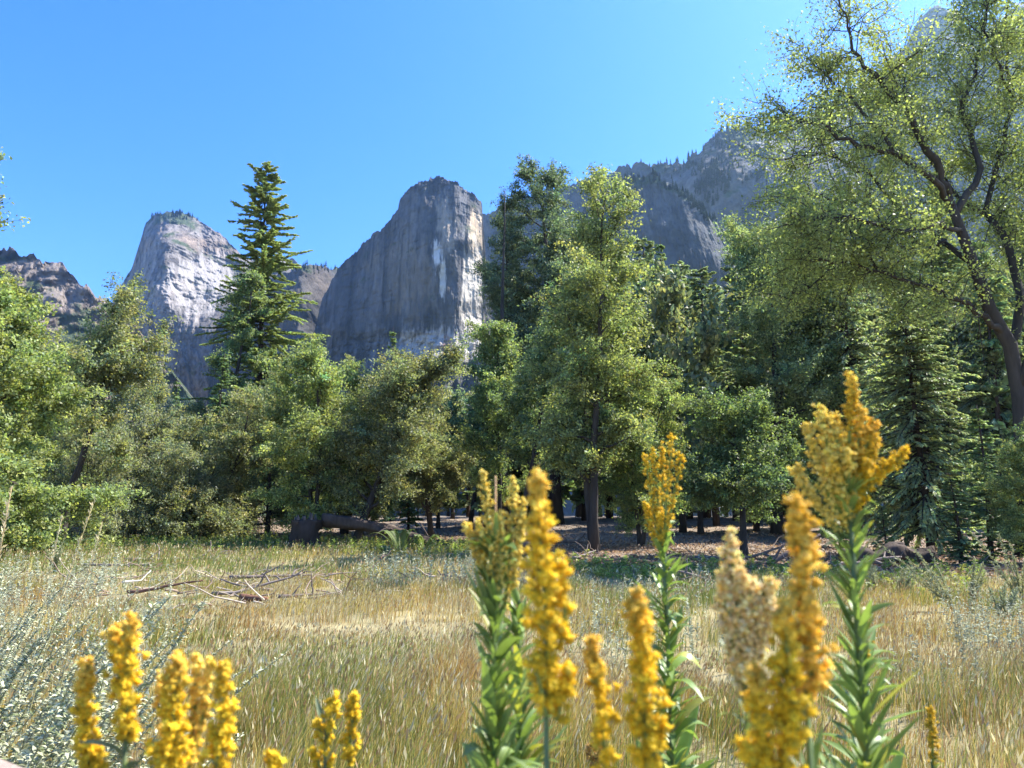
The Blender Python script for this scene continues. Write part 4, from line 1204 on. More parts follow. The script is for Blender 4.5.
# ================================================================= dead wood
def build_wood():
    rng = np.random.default_rng(400)
    DW = np.array([.12, .09, .075])
    GW = np.array([.21, .17, .14])
    # cut stump and the log lying off it
    loc = base_at(306, 39)
    t = thing('tree_stump', 'broad dark broken stump at the left end of the fallen log', 'stump', loc)
    g = Geo()
    z = np.array([-.2, 0, .12, .25, .45, .7, .95, 1.2, 1.4, 1.55, 1.6])
    g.tube(np.stack([.05 * np.sin(z), 0 * z, z], -1), [.95, .9, .82, .74, .7, .66, .65, .64, .66, .66, .3], 28, DW * .4, rough=.3, seed=3)
    for k in range(6):
        a = k * 1.05
        g.tube([(.5 * math.cos(a), .5 * math.sin(a), .35), (.95 * math.cos(a), .95 * math.sin(a), .05), (1.3 * math.cos(a), 1.3 * math.sin(a), -.15)], [.25, .2, .1], 9, DW * .45, rough=.3, seed=k)
    g.build('trunk', M_BARK, t, smooth=True)
    g = Geo()
    for k in range(9):
        a = k * .7
        g.tube([(.5 * math.cos(a), .5 * math.sin(a), 1.35), (.52 * math.cos(a), .52 * math.sin(a), 1.7 + .25 * rng.random())], [.17, .02], 5, DW)
    g.build('splintered_rim', M_BARK, t)
    a, b = PY(322, 519, 39.5), PY(448, 545, 41.5)
    mid = a * .5 + b * .5
    t = thing('fallen_log', 'long dark fallen log sloping down right from the stump', 'log', tuple(a))
    v = b - a
    u = np.linspace(0, 1, 26)
    g = Geo()
    g.tube(v * u[:, None] + np.stack([0 * u, .08 * np.sin(u * 7), .12 * np.sin(u * 4)], -1), np.linspace(.38, .2, 26), 18, DW * .6, rough=.35, seed=8)
    g.build('trunk', M_BARK, t, smooth=True)
    for k in range(5):
        s = rng.uniform(.35, .98)
        g = Geo()
        g.tube(limb(v * s, (rng.normal() * .5, -.4, rng.uniform(-.6, .9)), rng.uniform(.8, 2), 6, rng, .3), np.linspace(.07, .012, 7), 5, DW * 1.2)
        g.build('broken_branch', M_BARK, t)
    # right hand log bank
    loc = base_at(884, 27)
    t = thing('fallen_log', 'dark burnt log lying on the bank right of the tallest goldenrod', 'log', loc)
    g = Geo()
    x = np.linspace(-1.7, 1.7, 26)
    g.tube(np.stack([x, .1 * np.sin(x), .32 + .05 * np.sin(x * 3) + .14 * np.exp(-(x - .4) ** 2 / .06)], -1), .30 + .05 * np.sin(x * 5), 16, DW * .55, rough=.35, seed=5)
    g.build('trunk', M_BARK, t, smooth=True)
    g = Geo()
    g.tube([(.45, 0, .5), (.5, -.05, .75), (.6, -.05, .82)], [.16, .12, .03], 7, DW * .6)
    g.build('knot_stub', M_BARK, t)
    # branches: (label, px, py, length, direction azimuth, thickness, colour, forks)
    def dead(label, px, py, L, az, r, col, forks, seed, lift=.06, name='dead_branch', rise=.12):
        rg = np.random.default_rng(seed)
        ang = math.atan(( py - 384) / FPX) - PITCH
        Y = (HC - .1) / math.tan(max(ang, .01))
        x = (px - 512) / FPX * (Y * math.cos(PITCH) + (-HC) * math.sin(PITCH))
        loc = (x, Y, gz1(x, Y))
        t = thing(name, label, 'dead branch', loc)
        g = Geo()
        d = np.array([math.cos(az), math.sin(az), rise])
        p = limb(np.array([0, 0, .05]) - d * L * .5, d, L, 8, rg, .1, 0)
        p[:, 2] = np.maximum(p[:, 2], .03) + lift
        g.tube(p, np.linspace(r, r * .4, 9), 7, col)
        g.build('stem', M_WOOD, t, smooth=True)
        for k in range(forks):
            i = rg.integers(2, 8)
            gg = Geo()
            gg.tube(limb(p[i], unit(d) + rg.normal(size=3) * .7 + [0, 0, .45], L * rg.uniform(.15, .4), 5, rg, .2), np.linspace(r * .6, r * .15, 6), 5, col)
            gg.build('twig', M_WOOD, t, smooth=True)
    dead('pale dead branch heap with upright twigs in the left meadow', 258, 592, 2.0, .1, .045, GW, 6, 1, .05)
    dead('second pale branch crossing the heap in the left meadow', 244, 588, 1.7, 2.7, .04, GW * .9, 4, 2, .06)
    dead('short dark broken stub standing beside the branch heap', 263, 596, .9, .3, .10, np.array([.16, .08, .05]), 1, 3, .05, rise=1.6)
    dead('reddish brown stick lying left of the branch heap', 168, 592, 1.7, .2, .045, np.array([.17, .09, .06]), 1, 4, .08)
    dead('white bent stick standing in the left meadow', 142, 588, 1.0, 1.0, .03, np.array([.55, .5, .4]), 0, 5, .25, rise=.9)
    dead('long thin grey branch above the branch heap', 286, 580, 3.0, .05, .05, DW * 1.4, 4, 6, .15)
    dead('dark twig right of the branch heap', 306, 598, 1.2, .5, .04, DW * 1.3, 3, 7, .12)
    dead('dark curved stick left of the ferns', 374, 572, 1.5, .9, .05, DW, 1, 8, .1, rise=.7)
    dead('dark curved stick standing below the ferns', 409, 568, 1.1, 1.9, .05, DW, 1, 9, .1, rise=1.2)
    dead('short dark stick right of the ferns', 420, 575, 1.0, 2.4, .045, DW, 0, 10, .1, rise=.9)
    dead('dark hooked stick in the silvery patch', 440, 576, .8, 2.2, .04, DW, 0, 11, .1, rise=1.0)
    dead('upright dark stick left of the pale yellow goldenrod', 454, 574, 1.1, 1.3, .045, DW, 0, 12, .12, rise=2.2)
    dead('grey driftwood branch in the grass behind the beige goldenrod', 694, 588, 1.7, 2.8, .05, GW * .8, 5, 13, .18)
    dead('second grey branch under the driftwood one', 702, 596, 1.3, .4, .045, GW * .8, 4, 14, .12)
    dead('weathered branch with a pale end by the forked trunks', 587, 563, 1.4, .7, .06, GW, 3, 15, .1)
    dead('pale fallen branch on the duff left of the tall centre goldenrod', 470, 556, 2.0, .3, .08, GW * 1.1, 2, 16, .1)
    dead('thin fallen log across the forest floor right of centre', 738, 560, 3.4, .15, .09, GW * .7, 3, 17, .12)
    dead('dark rotten log at the foot of the deep green tree', 792, 566, 2.8, .05, .12, DW, 2, 18, .1)
    dead('pale log lying in front of the dark burnt log', 868, 566, 2.6, .1, .08, GW * 1.1, 2, 19, .1)
    dead('fallen log on the forest floor behind the forked trunks', 560, 549, 4.0, .2, .12, DW * 1.4, 3, 20, .1)
    # brown rock like root at the stump
    dead('brown root wad left of the stump', 270, 545, 2.0, .1, .22, np.array([.16, .10, .08]), 3, 21, .15)
    dead('pale litter branch in front of the low bushy trees', 172, 560, 3.5, .1, .07, GW, 5, 22, .1)
    dead('twiggy grey branch at the left meadow edge', 120, 566, 3.0, -.2, .06, GW, 5, 23, .1)

def build_rail():
    """weathered boardwalk rail whose corner shows at the lower left"""
    a = P(-4, 752, .64)
    z = a[2]
    ray2 = ray(39, 769)
    s = (z - HC) / ray2[2]
    b = np.array([0, 0, HC]) + ray2 * s
    d = unit((b - a)[None])[0]
    n = np.array([d[1], -d[0], 0.0])     # towards the viewer's side
    if n[1] > 0: n = -n
    t = thing('wooden_railing', 'weathered plank railing at the near left corner', 'railing', (float(a[0]), float(a[1]), gz1(a[0], a[1])))
    o = np.array(t.location)
    col = np.array([.36, .27, .21])
    def plank(name, p, q, wv, hv):
        g = Geo()
        r = .006
        prof = [(0, -1), (0, 0)]
        V = []
        w, h = np.linalg.norm(wv), np.linalg.norm(hv)
        ring = [(r, 0), (w - r, 0), (w, r), (w, h - r), (w - r, h), (r, h), (0, h - r), (0, r)]
        for e in (p, q):
            for (i, j) in ring: V.append(e + wv / w * i - hv / h * j - o)
        m = len(ring)
        k = np.arange(m)
        Q = np.stack([k, (k + 1) % m, m + (k + 1) % m, m + k], -1)
        T = [(0, i, i + 1) for i in range(1, m - 1)] + [(m, m + i + 1, m + i) for i in range(1, m - 1)]
        g.add(V, Q, T, col)
        return g.build(name, M_WOOD, t)
    up = np.array([0, 0, 1.0])
    plank('top_rail', a - d * 1.6, a + d * .42, n * .14, up * .04)
    plank('lower_rail', a - d * 1.6 - up * .35, a + d * .42 - up * .35, n * .04, up * .12)
    for s in (-1.4, .22):
        p = a + d * s + n * .045 - up * .0415
        q = p.copy()
        q[2] = gz1(p[0], p[1]) - .1
        g = plank('post', p, q, d * .09, np.array([n[0], n[1], 0]) * -.09)
# ================================================================= goldenrods
def head_protos():
    """flower heads: a green cup, a tight bud of florets and short ray petals"""
    out = []
    for s in range(5):
        rng = np.random.default_rng(500 + s)
        V, Q, K = [], [], []
        # body: small lathe of three rings (unit radius)
        prof = [(-.95, .22), (-.45, .55), (.15, .72), (.55, .52), (.72, .12)]
        m = 7
        for (z, r) in prof:
            for k in range(m):
                a = k * 2 * math.pi / m
                rr = r * rng.uniform(.85, 1.15)
                V.append((rr * math.cos(a), rr * math.sin(a), z + rng.normal() * .05))
                K.append(0.0 if z < -.4 else 1.0)
        for i in range(len(prof) - 1):
            for k in range(m):
                Q.append((i * m + k, i * m + (k + 1) % m, (i + 1) * m + (k + 1) % m, (i + 1) * m + k))
        # petals
        for k in range(9):
            a = k * 2 * math.pi / 9 + rng.normal() * .2
            up = rng.uniform(.25, .95)
            c, sn = math.cos(a), math.sin(a)
            L = rng.uniform(.65, .95)
            w = .2
            b = np.array([.45 * c, .45 * sn, .35])
            e = b + L * np.array([c * .8, sn * .8, up])
            mdl = (b + e) / 2
            sd = np.array([-sn, c, 0]) * w
            i0 = len(V)
            V += [tuple(b - sd * .5), tuple(b + sd * .5), tuple(mdl + sd), tuple(mdl - sd), tuple(e + sd * .45), tuple(e - sd * .45)]
            K += [1.15] * 6
            Q += [(i0, i0 + 1, i0 + 2, i0 + 3), (i0 + 3, i0 + 2, i0 + 4, i0 + 5)]
        out.append((np.array(V), np.array(Q), np.array(K)))
    return out
HEADS = head_protos()
def add_heads(g, cen, axis, rad, col, rng, green=(.22, .24, .06)):
    n = len(cen)
    rad = np.broadcast_to(rad, (n,)) * rng.uniform(.78, 1.2, n)
    ax = unit(axis + rng.normal(size=(n, 3)) * .28)
    a = unit(np.cross(ax, rng.normal(size=(n, 3))))
    b = np.cross(ax, a)
    col = np.asarray(col)
    if col.ndim == 1: col = np.repeat(col[None], n, 0)
    which = rng.integers(0, len(HEADS), n)
    for s, (V, Q, K) in enumerate(HEADS):
        k = which == s
        m = k.sum()
        if not m: continue
        W = cen[k][:, None] + rad[k][:, None, None] * (V[None, :, 0:1] * a[k][:, None] + V[None, :, 1:2] * b[k][:, None] + V[None, :, 2:3] * ax[k][:, None])
        q = Q[None] + (np.arange(m) * len(V))[:, None, None]
        kk = K[None, :, None]
        c = col[k][:, None] * np.maximum(kk, .9) * (kk > .1) + (np.asarray(green) * .45 + col[k][:, None] * .5) * (kk <= .1)
        g.add(W.reshape(-1, 3), q.reshape(-1, 4), None, np.clip(c, 0, .95).reshape(-1, 3))
YEL = np.array([.86, .59, .03]) * 0.9
AMB = np.array([.82, .53, .07]) * 0.88
PALEY = np.array([.86, .66, .14])
BEIGE = np.array([.95, .75, .37])
DEEP = np.array([.80, .53, .04]) * 0.88

def spike(parent, o, pts, hw, d, col, seed, head=.00274, n_br=23, per=6, tipcol=None, name='flower_spike', lateral=1.0, gaps=0.0, label=None, open_=1.0):
    """dense flower spike along pixel points (tip first) at depth d; hw = half widths in pixels at those points"""
    rng = np.random.default_rng(seed)
    q = np.array([P(p[0], p[1], d + (p[2] if len(p) > 2 else 0)) for p in pts]) - o
    hw = np.asarray(hw, float) * 0.70 / FPX * d
    s = np.linspace(0, len(q) - 1, 24)
    ax = np.stack([np.interp(s, np.arange(len(q)), q[:, k]) for k in range(3)], -1)
    wd = np.interp(s, np.arange(len(q)), hw)
    L = np.linalg.norm(q[0] - q[-1])
    t = unit((q[0] - q[-1])[None])[0]
    e1 = unit(np.cross(t, [0, 1, .1])[None])[0]
    e2 = np.cross(t, e1)
    g = Geo()
    g.tube(ax[::-1], np.linspace(.0016, .0006, 24), 5, (.24, .30, .08))
    cen, axs, cols = [], [], []
    for k in range(n_br):
        u = ((k + rng.random()) / n_br) ** .9
        if rng.random() < gaps: continue
        w = np.interp(u * 23, np.arange(24), wd)
        c0 = np.array([np.interp(u * 23, np.arange(24), ax[:, z]) for z in range(3)])
        a = k * 2.39996 + rng.normal() * .3
        out = e1 * math.cos(a) + e2 * math.sin(a)
        bl = w * rng.uniform(.65, 1.2) * lateral
        tipc = 1 if tipcol is None else sstep(.45, .05, u)
        br_d = unit((out + t * rng.uniform(.35, .9))[None])[0]
        start = c0 - t * bl * .35
        m = max(2, int(per * (.45 + .55 * min(1, w / max(1e-6, wd.max())))))
        f = np.linspace(.25, 1.0, m)
        pp = start + br_d * (bl * f)[:, None] * 1.08 + rng.normal(size=(m, 3)) * head * .75
        g.tube([c0 - t * bl * .5, start + br_d * bl * .5, start + br_d * bl], [.0007, .0006, .0004], 4, (.25, .30, .08), cap=False)
        cen.append(pp)
        axs.append(np.repeat((br_d * .6 + t * .6 + out * .3)[None], m, 0))
        cc = np.asarray(col) if tipcol is None else np.asarray(tipcol) * tipc + np.asarray(col) * (1 - tipc)
        cols.append(cc * rng.uniform(.7, 1.2, (m, 1)) * (1 + rng.normal(size=(m, 1)) * np.array([.02, .07, .25])))
    n = int(6)
    cen.append(ax[0] + rng.normal(size=(n, 3)) * head * .6 - t * np.linspace(0, .008, n)[:, None])
    axs.append(np.repeat(t[None], n, 0))
    cols.append(np.repeat((np.asarray(col if tipcol is None else tipcol))[None], n, 0))
    add_heads(g, np.vstack(cen), np.vstack(axs), head * open_, np.clip(np.vstack(cols), .01, .95), rng)
    ob = g.build(name, M_FLOWER, parent, smooth=False)
    if label: ob['label'] = label
    return ob

def lance(g, base, d, L, w, rng, col, droop=.35, n=7, twist=0.0):
    """one lance shaped leaf, folded along its midrib and arching"""
    d = unit(np.asarray(d, float)[None])[0]
    sd = unit((np.cross(d, [0, 0, 1]) + rng.normal(size=3) * .18)[None])[0]
    nr = np.cross(sd, d)
    u = np.linspace(0, 1, n)
    mid = base + d * (L * u)[:, None] + np.array([0, 0, -1.0]) * (droop * L * u ** 2)[:, None]
    wd = w * .5 * np.sin(np.clip(u * .93 + .07, 0, 1) * math.pi) ** .75 * (1 - .25 * u)
    wd[-1] = w * .02
    lift = nr * (wd * .45)[:, None]
    l, r = mid + sd * wd[:, None] + lift, mid - sd * wd[:, None] + lift
    V = np.stack([l, mid, r], 1).reshape(-1, 3)
    i = np.arange(n - 1)[:, None] * 3
    Q = np.concatenate([i + [0, 1, 4, 3], i + [1, 2, 5, 4]])
    g.add(V, Q, None, np.asarray(col) * rng.uniform(.75, 1.25))

def stem_leaves(parent, o, base, top, r, n, L, w, seed, col=(.19, .265, .075), lo=.0, hi=1.0, up=(.9, 1.6), droop=.3, bend=0.0, taper=.5, stemcol=(.17, .22, .07)):
    rng = np.random.default_rng(seed)
    u = np.linspace(0, 1, 14)
    v = top - base
    ax = base + v * u[:, None] + np.stack([bend * np.sin(u * 3.14), 0 * u, 0 * u], -1)
    g = Geo()
    g.tube(ax - o, np.linspace(r, r * .55, 14), 8, stemcol)
    g.build('stem', M_STEM, parent, smooth=True)
    g = Geo()
    for k in range(n):
        f0 = (k + rng.random() * .7) / n
        s = lo + f0 / .22 * (.72 - lo) if f0 < .22 else .72 + (f0 - .22) / .78 * (hi - .72)
        p = np.array([np.interp(s, u, ax[:, z]) for z in range(3)]) - o
        a = k * 2.39996 + rng.normal() * .6
        f = (1 - taper * max(0, (s - .72) / .28)) * rng.uniform(.45, 1.25)
        c = np.asarray(col) * (1 if rng.random() > .1 else np.array([1.8, 1.25, .9])) * (1 + rng.normal() * .12)
        lance(g, p, (math.cos(a), math.sin(a), rng.uniform(*up)), L * f, w * f * 1.0, rng, c, droop * rng.uniform(-.3, 2.4))
    g.build('leaves', M_STEM, parent, smooth=True)

def plant(name, label, top, d, **kw):
    """a goldenrod rooted under the pixel top at depth d; returns root, origin, stem top"""
    tp = P(top[0], top[1], d)
    foot = kw.pop('foot', 0.0)
    b = np.array([tp[0] + foot, tp[1] + kw.pop('foot_y', .02), 0])
    b[2] = gz1(b[0], b[1]) - .01
    t = thing(name, label, 'goldenrod', tuple(b))
    stem_leaves(t, b, b, tp, **kw)
    return t, b

def build_flowers():
    # A: pale yellow plant with several tips, left of centre
    t, o = plant('goldenrod_plant', 'pale yellow goldenrod with a dense green leafy stem, left of the tall blurred spike', (496, 560), .62, r=.0036, n=405, L=.09, w=.0155, seed=601, hi=1.05, up=(1.1, 2.4), foot=-.012)
    for i, (pts, hw) in enumerate([([(483, 470), (487, 505), (490, 545), (493, 600)], [3, 10, 12, 5]), ([(513, 478), (513, 510), (510, 550), (505, 610)], [3, 10, 11, 4]), ([(466, 524), (474, 540), (484, 575)], [4, 7, 5]), ([(499, 512), (500, 540), (499, 590)], [4, 10, 6]), ([(523, 500), (520, 540), (512, 590)], [3, 7, 4]), ([(478, 520), (484, 560), (490, 590)], [3, 9, 5])]):
        spike(t, o, pts, hw, .62 + .006 * (i % 3 - 1), PALEY * .92, 610 + i, head=.00156, n_br=42, per=7, tipcol=PALEY)
    # second leafy stem of the same stand
    t, o = plant('goldenrod_plant', 'leafy green goldenrod stem without flowers behind the tall blurred spike', (519, 600), .68, r=.003, n=243, L=.095, w=.0155, seed=602, hi=1.0, up=(.8, 2.0), foot=.01)
    # dry stalk
    b = P(512, 768, .625)
    b[2] = gz1(b[0], b[1]) - .01
    tp = P(500, 476, .635)
    t = thing('dry_stalk', 'bare tan dry stalk rising through the pale yellow goldenrod', 'dry stalk', tuple(b))
    g = Geo()
    u = np.linspace(0, 1, 16)
    g.tube((tp - b) * u[:, None] + np.stack([.004 * np.sin(u * 5), 0 * u, 0 * u], -1), np.linspace(.0021, .0008, 16), 7, (.42, .27, .14))
    g.build('stem', M_WOOD, t, smooth=True)
    g = Geo()
    for k in range(7):
        lance(g, (tp - b) * (.5 + .06 * k), (math.cos(k * 2.4), math.sin(k * 2.4), .4), .022, .004, np.random.default_rng(k), (.36, .24, .13), .8)
    g.build('withered_leaves', M_GRASS, t)
    # B: tall blurred spike
    t, o = plant('goldenrod_plant', 'tall blurred golden spike nearest the picture centre', (546, 690), .42, r=.0030, n=189, L=.06, w=.010, seed=603, hi=.96, up=(1.0, 2.0), foot=.004, col=(.13, .19, .06))
    spike(t, o, [(536, 478), (538, 500), (540, 545), (545, 590), (547, 650), (548, 700)], [5, 8, 21, 30, 22, 12], .42, YEL, 620, head=.00299, n_br=54, per=6, tipcol=AMB * 1.05)
    spike(t, o, [(562, 566), (566, 600), (560, 650)], [6, 10, 5], .425, YEL, 621, head=.00299, n_br=8, per=4)
    spike(t, o, [(570, 668), (564, 690), (556, 720)], [7, 12, 5], .42, YEL, 622, head=.00299, n_br=10, per=4)
    spike(t, o, [(534, 660), (540, 685), (546, 715)], [5, 9, 4], .415, YEL, 623, head=.00299, n_br=6, per=4)
    # C: small spike
    t, o = plant('goldenrod_plant', 'small golden spike with bare gaps between the two blurred spikes', (605, 768), .43, r=.0026, n=124, L=.055, w=.010, seed=604, hi=.97, up=(.8, 1.8), col=(.13, .19, .06))
    spike(t, o, [(589, 640), (595, 668), (602, 705), (606, 768), (606, 800)], [5, 9, 14, 19, 14], .43, YEL, 630, head=.00299, n_br=30, per=5, tipcol=AMB, gaps=.22)
    # D: fat blurred spike
    t, o = plant('goldenrod_plant', 'stout blurred golden spike in front of the distant slim goldenrod', (648, 775), .42, r=.003, n=124, L=.06, w=.010, seed=605, hi=.97, up=(.8, 1.8), col=(.13, .19, .06))
    spike(t, o, [(637, 595), (639, 625), (642, 670), (645, 720), (648, 765)], [6, 14, 22, 23, 13], .42, YEL, 640, head=.00299, n_br=48, per=6, tipcol=AMB)
    spike(t, o, [(661, 722), (657, 740), (650, 765)], [6, 10, 5], .42, YEL, 641, head=.00299, n_br=8, per=4)
    # E: slim plant further off
    t, o = plant('goldenrod_plant', 'slim sharp goldenrod with five upright bright tips near the picture centre', (663, 525), .88, r=.0042, n=248, L=.105, w=.021, seed=606, hi=1.0, up=(.7, 1.9), taper=.72, droop=.4, foot=.012, col=(.18, .26, .07))
    for i, (pts, hw) in enumerate([([(672, 434), (671, 455), (667, 490), (664, 540)], [3, 6, 6, 3]), ([(653, 449), (655, 470), (658, 500), (661, 540)], [3, 5, 6, 3]), ([(663, 446), (663, 470), (662, 530)], [3, 5, 3]), ([(681, 453), (679, 475), (671, 510), (666, 540)], [3, 6, 5, 2]), ([(645, 455), (648, 475), (653, 505), (659, 540)], [3, 5, 5, 2]), ([(646, 503), (650, 520), (656, 545)], [3, 5, 3]), ([(659, 513), (660, 525), (662, 545)], [3, 5, 3])]):
        spike(t, o, pts, hw, .88 + .008 * (i % 3 - 1), DEEP, 650 + i, head=.00210, n_br=24, per=4, tipcol=YEL)
    # F: the tallest plant
    t, o = plant('goldenrod_plant', 'tallest goldenrod with a broad pale panicle and one golden side branch', (849, 500), .62, r=.0042, n=405, L=.075, w=.0105, seed=607, hi=1.06, up=(.9, 2.2), foot=-.004, taper=.5)
    FS = [([(851, 373, 0), (853, 395), (850, 420), (848, 470)], [4, 8, 12, 6], DEEP * .95, PALEY * np.array([1.05, .95, .6])),
          ([(822, 406), (823, 425), (830, 460), (840, 510)], [6, 12, 12, 4], PALEY, PALEY * 1.08),
          ([(808, 424), (812, 445), (824, 480), (838, 520)], [5, 11, 11, 4], PALEY * .95, PALEY),
          ([(835, 412, .01), (836, 435), (840, 470), (845, 510)], [6, 13, 13, 5], PALEY, PALEY * 1.05),
          ([(874, 420), (868, 440), (858, 475), (850, 515)], [6, 12, 11, 4], DEEP * .92, AMB * 1.1),
          ([(862, 408, -.008), (860, 432), (853, 470), (849, 510)], [6, 12, 12, 5], AMB * 1.05, PALEY * np.array([1.05, .9, .6])),
          ([(877, 436, .01), (868, 460), (856, 500)], [5, 9, 4], DEEP * .9, DEEP),
          ([(830, 452, -.02), (836, 475), (844, 510), (847, 530)], [6, 12, 10, 3], PALEY, PALEY * 1.08),
          ([(848, 450, -.025), (849, 475), (849, 505), (848, 530)], [6, 11, 9, 3], PALEY * .95, PALEY * 1.05),
          ([(796, 466), (802, 482), (818, 505), (840, 530)], [4, 7, 6, 2], PALEY * .85, PALEY * .9),
          ([(907, 449), (892, 462), (872, 480), (852, 515)], [5, 10, 10, 2], YEL * .95, YEL),
          ([(868, 462, -.012), (862, 480), (852, 515)], [6, 10, 3], YEL * .93, DEEP)]
    for i, (pts, hw, c1, c2) in enumerate(FS):
        spike(t, o, pts, hw, .62, c1, 670 + i, head=.00176, n_br=39, per=7, tipcol=c2, name='flower_branch')
    # G: beige faded
    t, o = plant('goldenrod_plant', 'faded beige goldenrod plume gone to seed beside the amber spike', (745, 665), .47, r=.003, n=162, L=.06, w=.010, seed=608, hi=1.0, up=(.8, 2.0), foot=.004, col=(.14, .18, .08))
    for i, (pts, hw) in enumerate([([(730, 529), (731, 555), (735, 590), (741, 650), (744, 700)], [4, 12, 20, 20, 8]), ([(722, 572), (724, 595), (732, 640), (740, 690)], [5, 12, 14, 5]), ([(752, 578), (752, 600), (750, 640), (746, 690)], [6, 14, 15, 5]), ([(771, 580), (765, 600), (756, 640), (748, 690)], [6, 12, 12, 4]), ([(741, 570, -.01), (742, 600), (744, 660)], [5, 14, 12]), ([(776, 608), (768, 625), (756, 660)], [5, 9, 5])]):
        spike(t, o, pts, hw, .47, BEIGE, 690 + i, head=.00152, n_br=75, per=7, tipcol=BEIGE * np.array([1.05, .95, .8]), name='seed_plume', lateral=1.15)
    # H: amber blurred pair
    t, o = plant('goldenrod_plant', 'tall blurred amber spike in front of the tallest goldenrod', (806, 690), .40, r=.003, n=135, L=.06, w=.010, seed=609, hi=.97, up=(.8, 1.8), foot=-.004, col=(.13, .18, .06))
    spike(t, o, [(797, 503), (799, 525), (803, 560), (808, 610), (811, 660), (810, 700)], [6, 11, 17, 20, 18, 10], .40, AMB * 1.12, 710, head=.00291, n_br=48, per=6, tipcol=AMB)
    t, o = plant('goldenrod_plant', 'low blurred golden spike at the foot of the amber one', (780, 775), .39, r=.003, n=108, L=.06, w=.010, seed=6091, hi=.96, up=(.8, 1.8), col=(.13, .18, .06))
    spike(t, o, [(785, 605), (786, 630), (788, 680), (788, 730), (785, 790)], [6, 12, 21, 26, 18], .39, YEL, 711, head=.00291, n_br=50, per=6, tipcol=AMB)
    spike(t, o, [(756, 673), (757, 695), (764, 740), (770, 775)], [6, 11, 14, 8], .39, YEL, 712, head=.00291, n_br=23, per=5, tipcol=AMB)
    spike(t, o, [(745, 742), (752, 765), (762, 800)], [6, 12, 8], .39, YEL, 713, head=.00291, n_br=14, per=5)
    # I: small spike at the right of F
    t, o = plant('goldenrod_plant', 'small green gold spike just right of the tallest goldenrod stem', (865, 665), .80, r=.0034, n=151, L=.11, w=.020, seed=612, hi=1.02, up=(.5, 1.6), taper=.5, foot=-.004, col=(.18, .26, .07))
    spike(t, o, [(860, 626), (862, 642), (865, 668)], [4, 8, 6], .80, DEEP * .9, 720, head=.00218, n_br=23, per=5, tipcol=DEEP)
    # J
    t, o = plant('goldenrod_plant', 'lone green gold spike low in the straw at right', (932, 762), .80, r=.003, n=81, L=.06, w=.012, seed=613, hi=1.0, up=(1, 2), col=(.14, .19, .06))
    spike(t, o, [(930, 708), (932, 730), (933, 765)], [3, 6, 6], .80, DEEP * .85, 730, head=.00210, n_br=24, per=4, tipcol=DEEP)
    # K: left group
    kw = dict(n=80, L=.06, w=.010, up=(.8, 1.9), col=(.17, .23, .12))
    t, o = plant('goldenrod_plant', 'leftmost golden spike beside the railing corner', (90, 765), .50, r=.0028, seed=621, hi=.98, **kw)
    spike(t, o, [(86, 664), (85, 690), (86, 720), (88, 750), (90, 770)], [6, 12, 15, 13, 6], .50, YEL, 740, head=.00291, n_br=37, per=5, tipcol=AMB * 1.1)
    spike(t, o, [(99, 752), (95, 765), (92, 785)], [6, 8, 4], .50, YEL, 741, head=.00291, n_br=8, per=4)
    t, o = plant('goldenrod_plant', 'golden spike with a double tip, tallest of the left group', (127, 730), .50, r=.003, seed=622, hi=1.0, **dict(kw, n=70))
    spike(t, o, [(131, 618), (130, 640), (126, 680), (128, 725), (127, 740)], [6, 10, 15, 14, 6], .50, YEL, 742, head=.00291, n_br=41, per=5, tipcol=AMB * 1.1)
    spike(t, o, [(114, 630), (116, 650), (121, 690)], [6, 9, 6], .505, YEL, 743, head=.00291, n_br=16, per=4, tipcol=AMB * 1.1)
    t, o = plant('goldenrod_plant', 'golden spike with pale fading branches behind it in the left group', (176, 775), .50, r=.003, seed=623, hi=.98, **kw)
    spike(t, o, [(177, 656), (175, 680), (173, 715), (174, 750), (174, 790)], [6, 11, 14, 16, 12], .50, YEL, 744, head=.00291, n_br=45, per=5, tipcol=AMB * 1.1)
    for i, (pts, hw) in enumerate([([(197, 656), (196, 680), (194, 715), (188, 760)], [5, 8, 9, 4]), ([(209, 660), (206, 690), (200, 730), (188, 770)], [4, 7, 7, 3]), ([(162, 674), (162, 700), (166, 740), (172, 775)], [4, 8, 7, 3])]):
        spike(t, o, pts, hw, .53, PALEY * np.array([1.0, .9, .7]), 745 + i, head=.00218, n_br=24, per=5, tipcol=PALEY, name='faded_branch')
    spike(t, o, [(152, 742), (158, 760), (166, 785)], [6, 10, 6], .49, YEL, 748, head=.00291, n_br=11, per=4)
    t, o = plant('goldenrod_plant', 'golden spike on the right of the left group, widening at its base', (219, 775), .50, r=.0028, seed=624, hi=.98, **kw)
    spike(t, o, [(223, 664), (223, 690), (224, 720), (219, 745), (216, 780)], [5, 8, 12, 19, 16], .50, YEL, 749, head=.00291, n_br=41, per=5, tipcol=DEEP, gaps=.1)
    t, o = plant('goldenrod_plant', 'tiny yellow flower tip alone at the bottom edge', (273, 772), .55, r=.002, seed=625, hi=.97, **dict(kw, n=26))
    spike(t, o, [(273, 754), (273, 764), (274, 778)], [7, 9, 5], .55, YEL * 1.05, 750, head=.00291, n_br=10, per=4)
    t, o = plant('goldenrod_plant', 'sparse yellow goldenrod with loose side clusters and a leafy stem', (326, 735), .66, r=.0024, seed=626, hi=1.02, **dict(kw, n=44, L=.07))
    spike(t, o, [(334, 698), (331, 712), (328, 738)], [4, 6, 4], .66, YEL, 751, head=.00291, n_br=14, per=4)
    spike(t, o, [(318, 724), (321, 735), (326, 755)], [4, 5, 3], .66, YEL, 752, head=.00291, n_br=7, per=4)
    spike(t, o, [(314, 753), (318, 762), (324, 780)], [4, 6, 3], .66, YEL, 753, head=.00291, n_br=6, per=4)
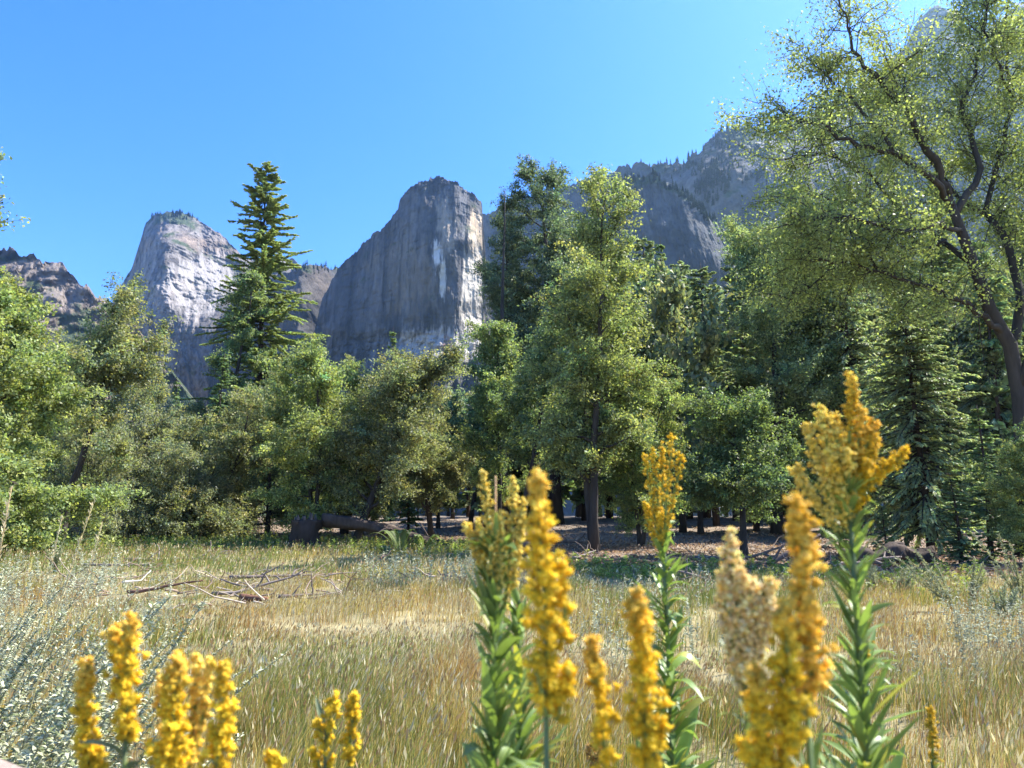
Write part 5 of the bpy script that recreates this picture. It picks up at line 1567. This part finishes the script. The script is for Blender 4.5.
    spike(t, o, [(331, 758), (329, 766), (327, 780)], [4, 5, 3], .66, YEL, 754, head=.00291, n_br=6, per=4)
    t, o = plant('goldenrod_plant', 'slender bright yellow spike right of the sparse one', (349, 758), .66, r=.0024, seed=627, hi=.99, **dict(kw, n=30))
    spike(t, o, [(355, 697), (353, 715), (350, 740), (349, 762)], [4, 6, 8, 6], .66, YEL, 755, head=.00291, n_br=23, per=4)
    # small rusty goldenrods further off in the meadow
    for i, (px, py, Y, lab) in enumerate([(182, 616, 4.2, 'small withered goldenrod standing among the mugwort in the left meadow'), (596, 742, 1.5, 'short spent goldenrod low behind the two blurred spikes')]):
        dep = Y * math.cos(PITCH) - .4 * math.sin(PITCH)
        t, o = plant('goldenrod_plant', lab, (px, py + 40), dep, r=.003, n=108, L=.07, w=.02, seed=640 + i, hi=1.0, up=(.5, 1.5), col=(.12, .16, .06))
        for k, dx in enumerate((-8, 0, 7)):
            spike(t, o, [(px + dx, py + abs(dx) * .4), (px + dx * .6, py + 18), (px, py + 44)], [2, 4, 2], dep, np.array([.42, .25, .07]), 760 + 3 * i + k, head=.00403, n_br=11, per=4)
# ================================================================= haze
def build_haze():
    """clear mountain air with a little haze: one closed box round the whole place"""
    m, t, out = nmat('haze')
    v = N(t, 'ShaderNodeVolumePrincipled')
    v.inputs['Color'].default_value = (0.45, 0.72, 1.0, 1)
    v.inputs['Density'].default_value = HAZE
    v.inputs['Anisotropy'].default_value = 0.72
    t.links.new(v.outputs[0], out.inputs['Volume'])
    g = Geo()
    a, b, z0, z1 = -3600, 3600, -40, 1350
    V = [(a, -1200, z0), (b, -1200, z0), (b, 3600, z0), (a, 3600, z0), (a, -1200, z1), (b, -1200, z1), (b, 3600, z1), (a, 3600, z1)]
    g.add(V, [(0, 3, 2, 1), (4, 5, 6, 7), (0, 1, 5, 4), (1, 2, 6, 5), (2, 3, 7, 6), (3, 0, 4, 7)], None, (1, 1, 1))
    tag(g.build('haze', m), 'thin bluish haze filling the valley air', None, kind='stuff')
HAZE = 0.00009

build_ground()
build_mountains()
build_far_trees()
build_haze()
build_trees()
build_great_oak()
build_snag()
build_forest()
build_grass()
build_forbs()
build_silver_plants()
build_tall_forbs()
build_wood()
build_rail()
build_flowers()
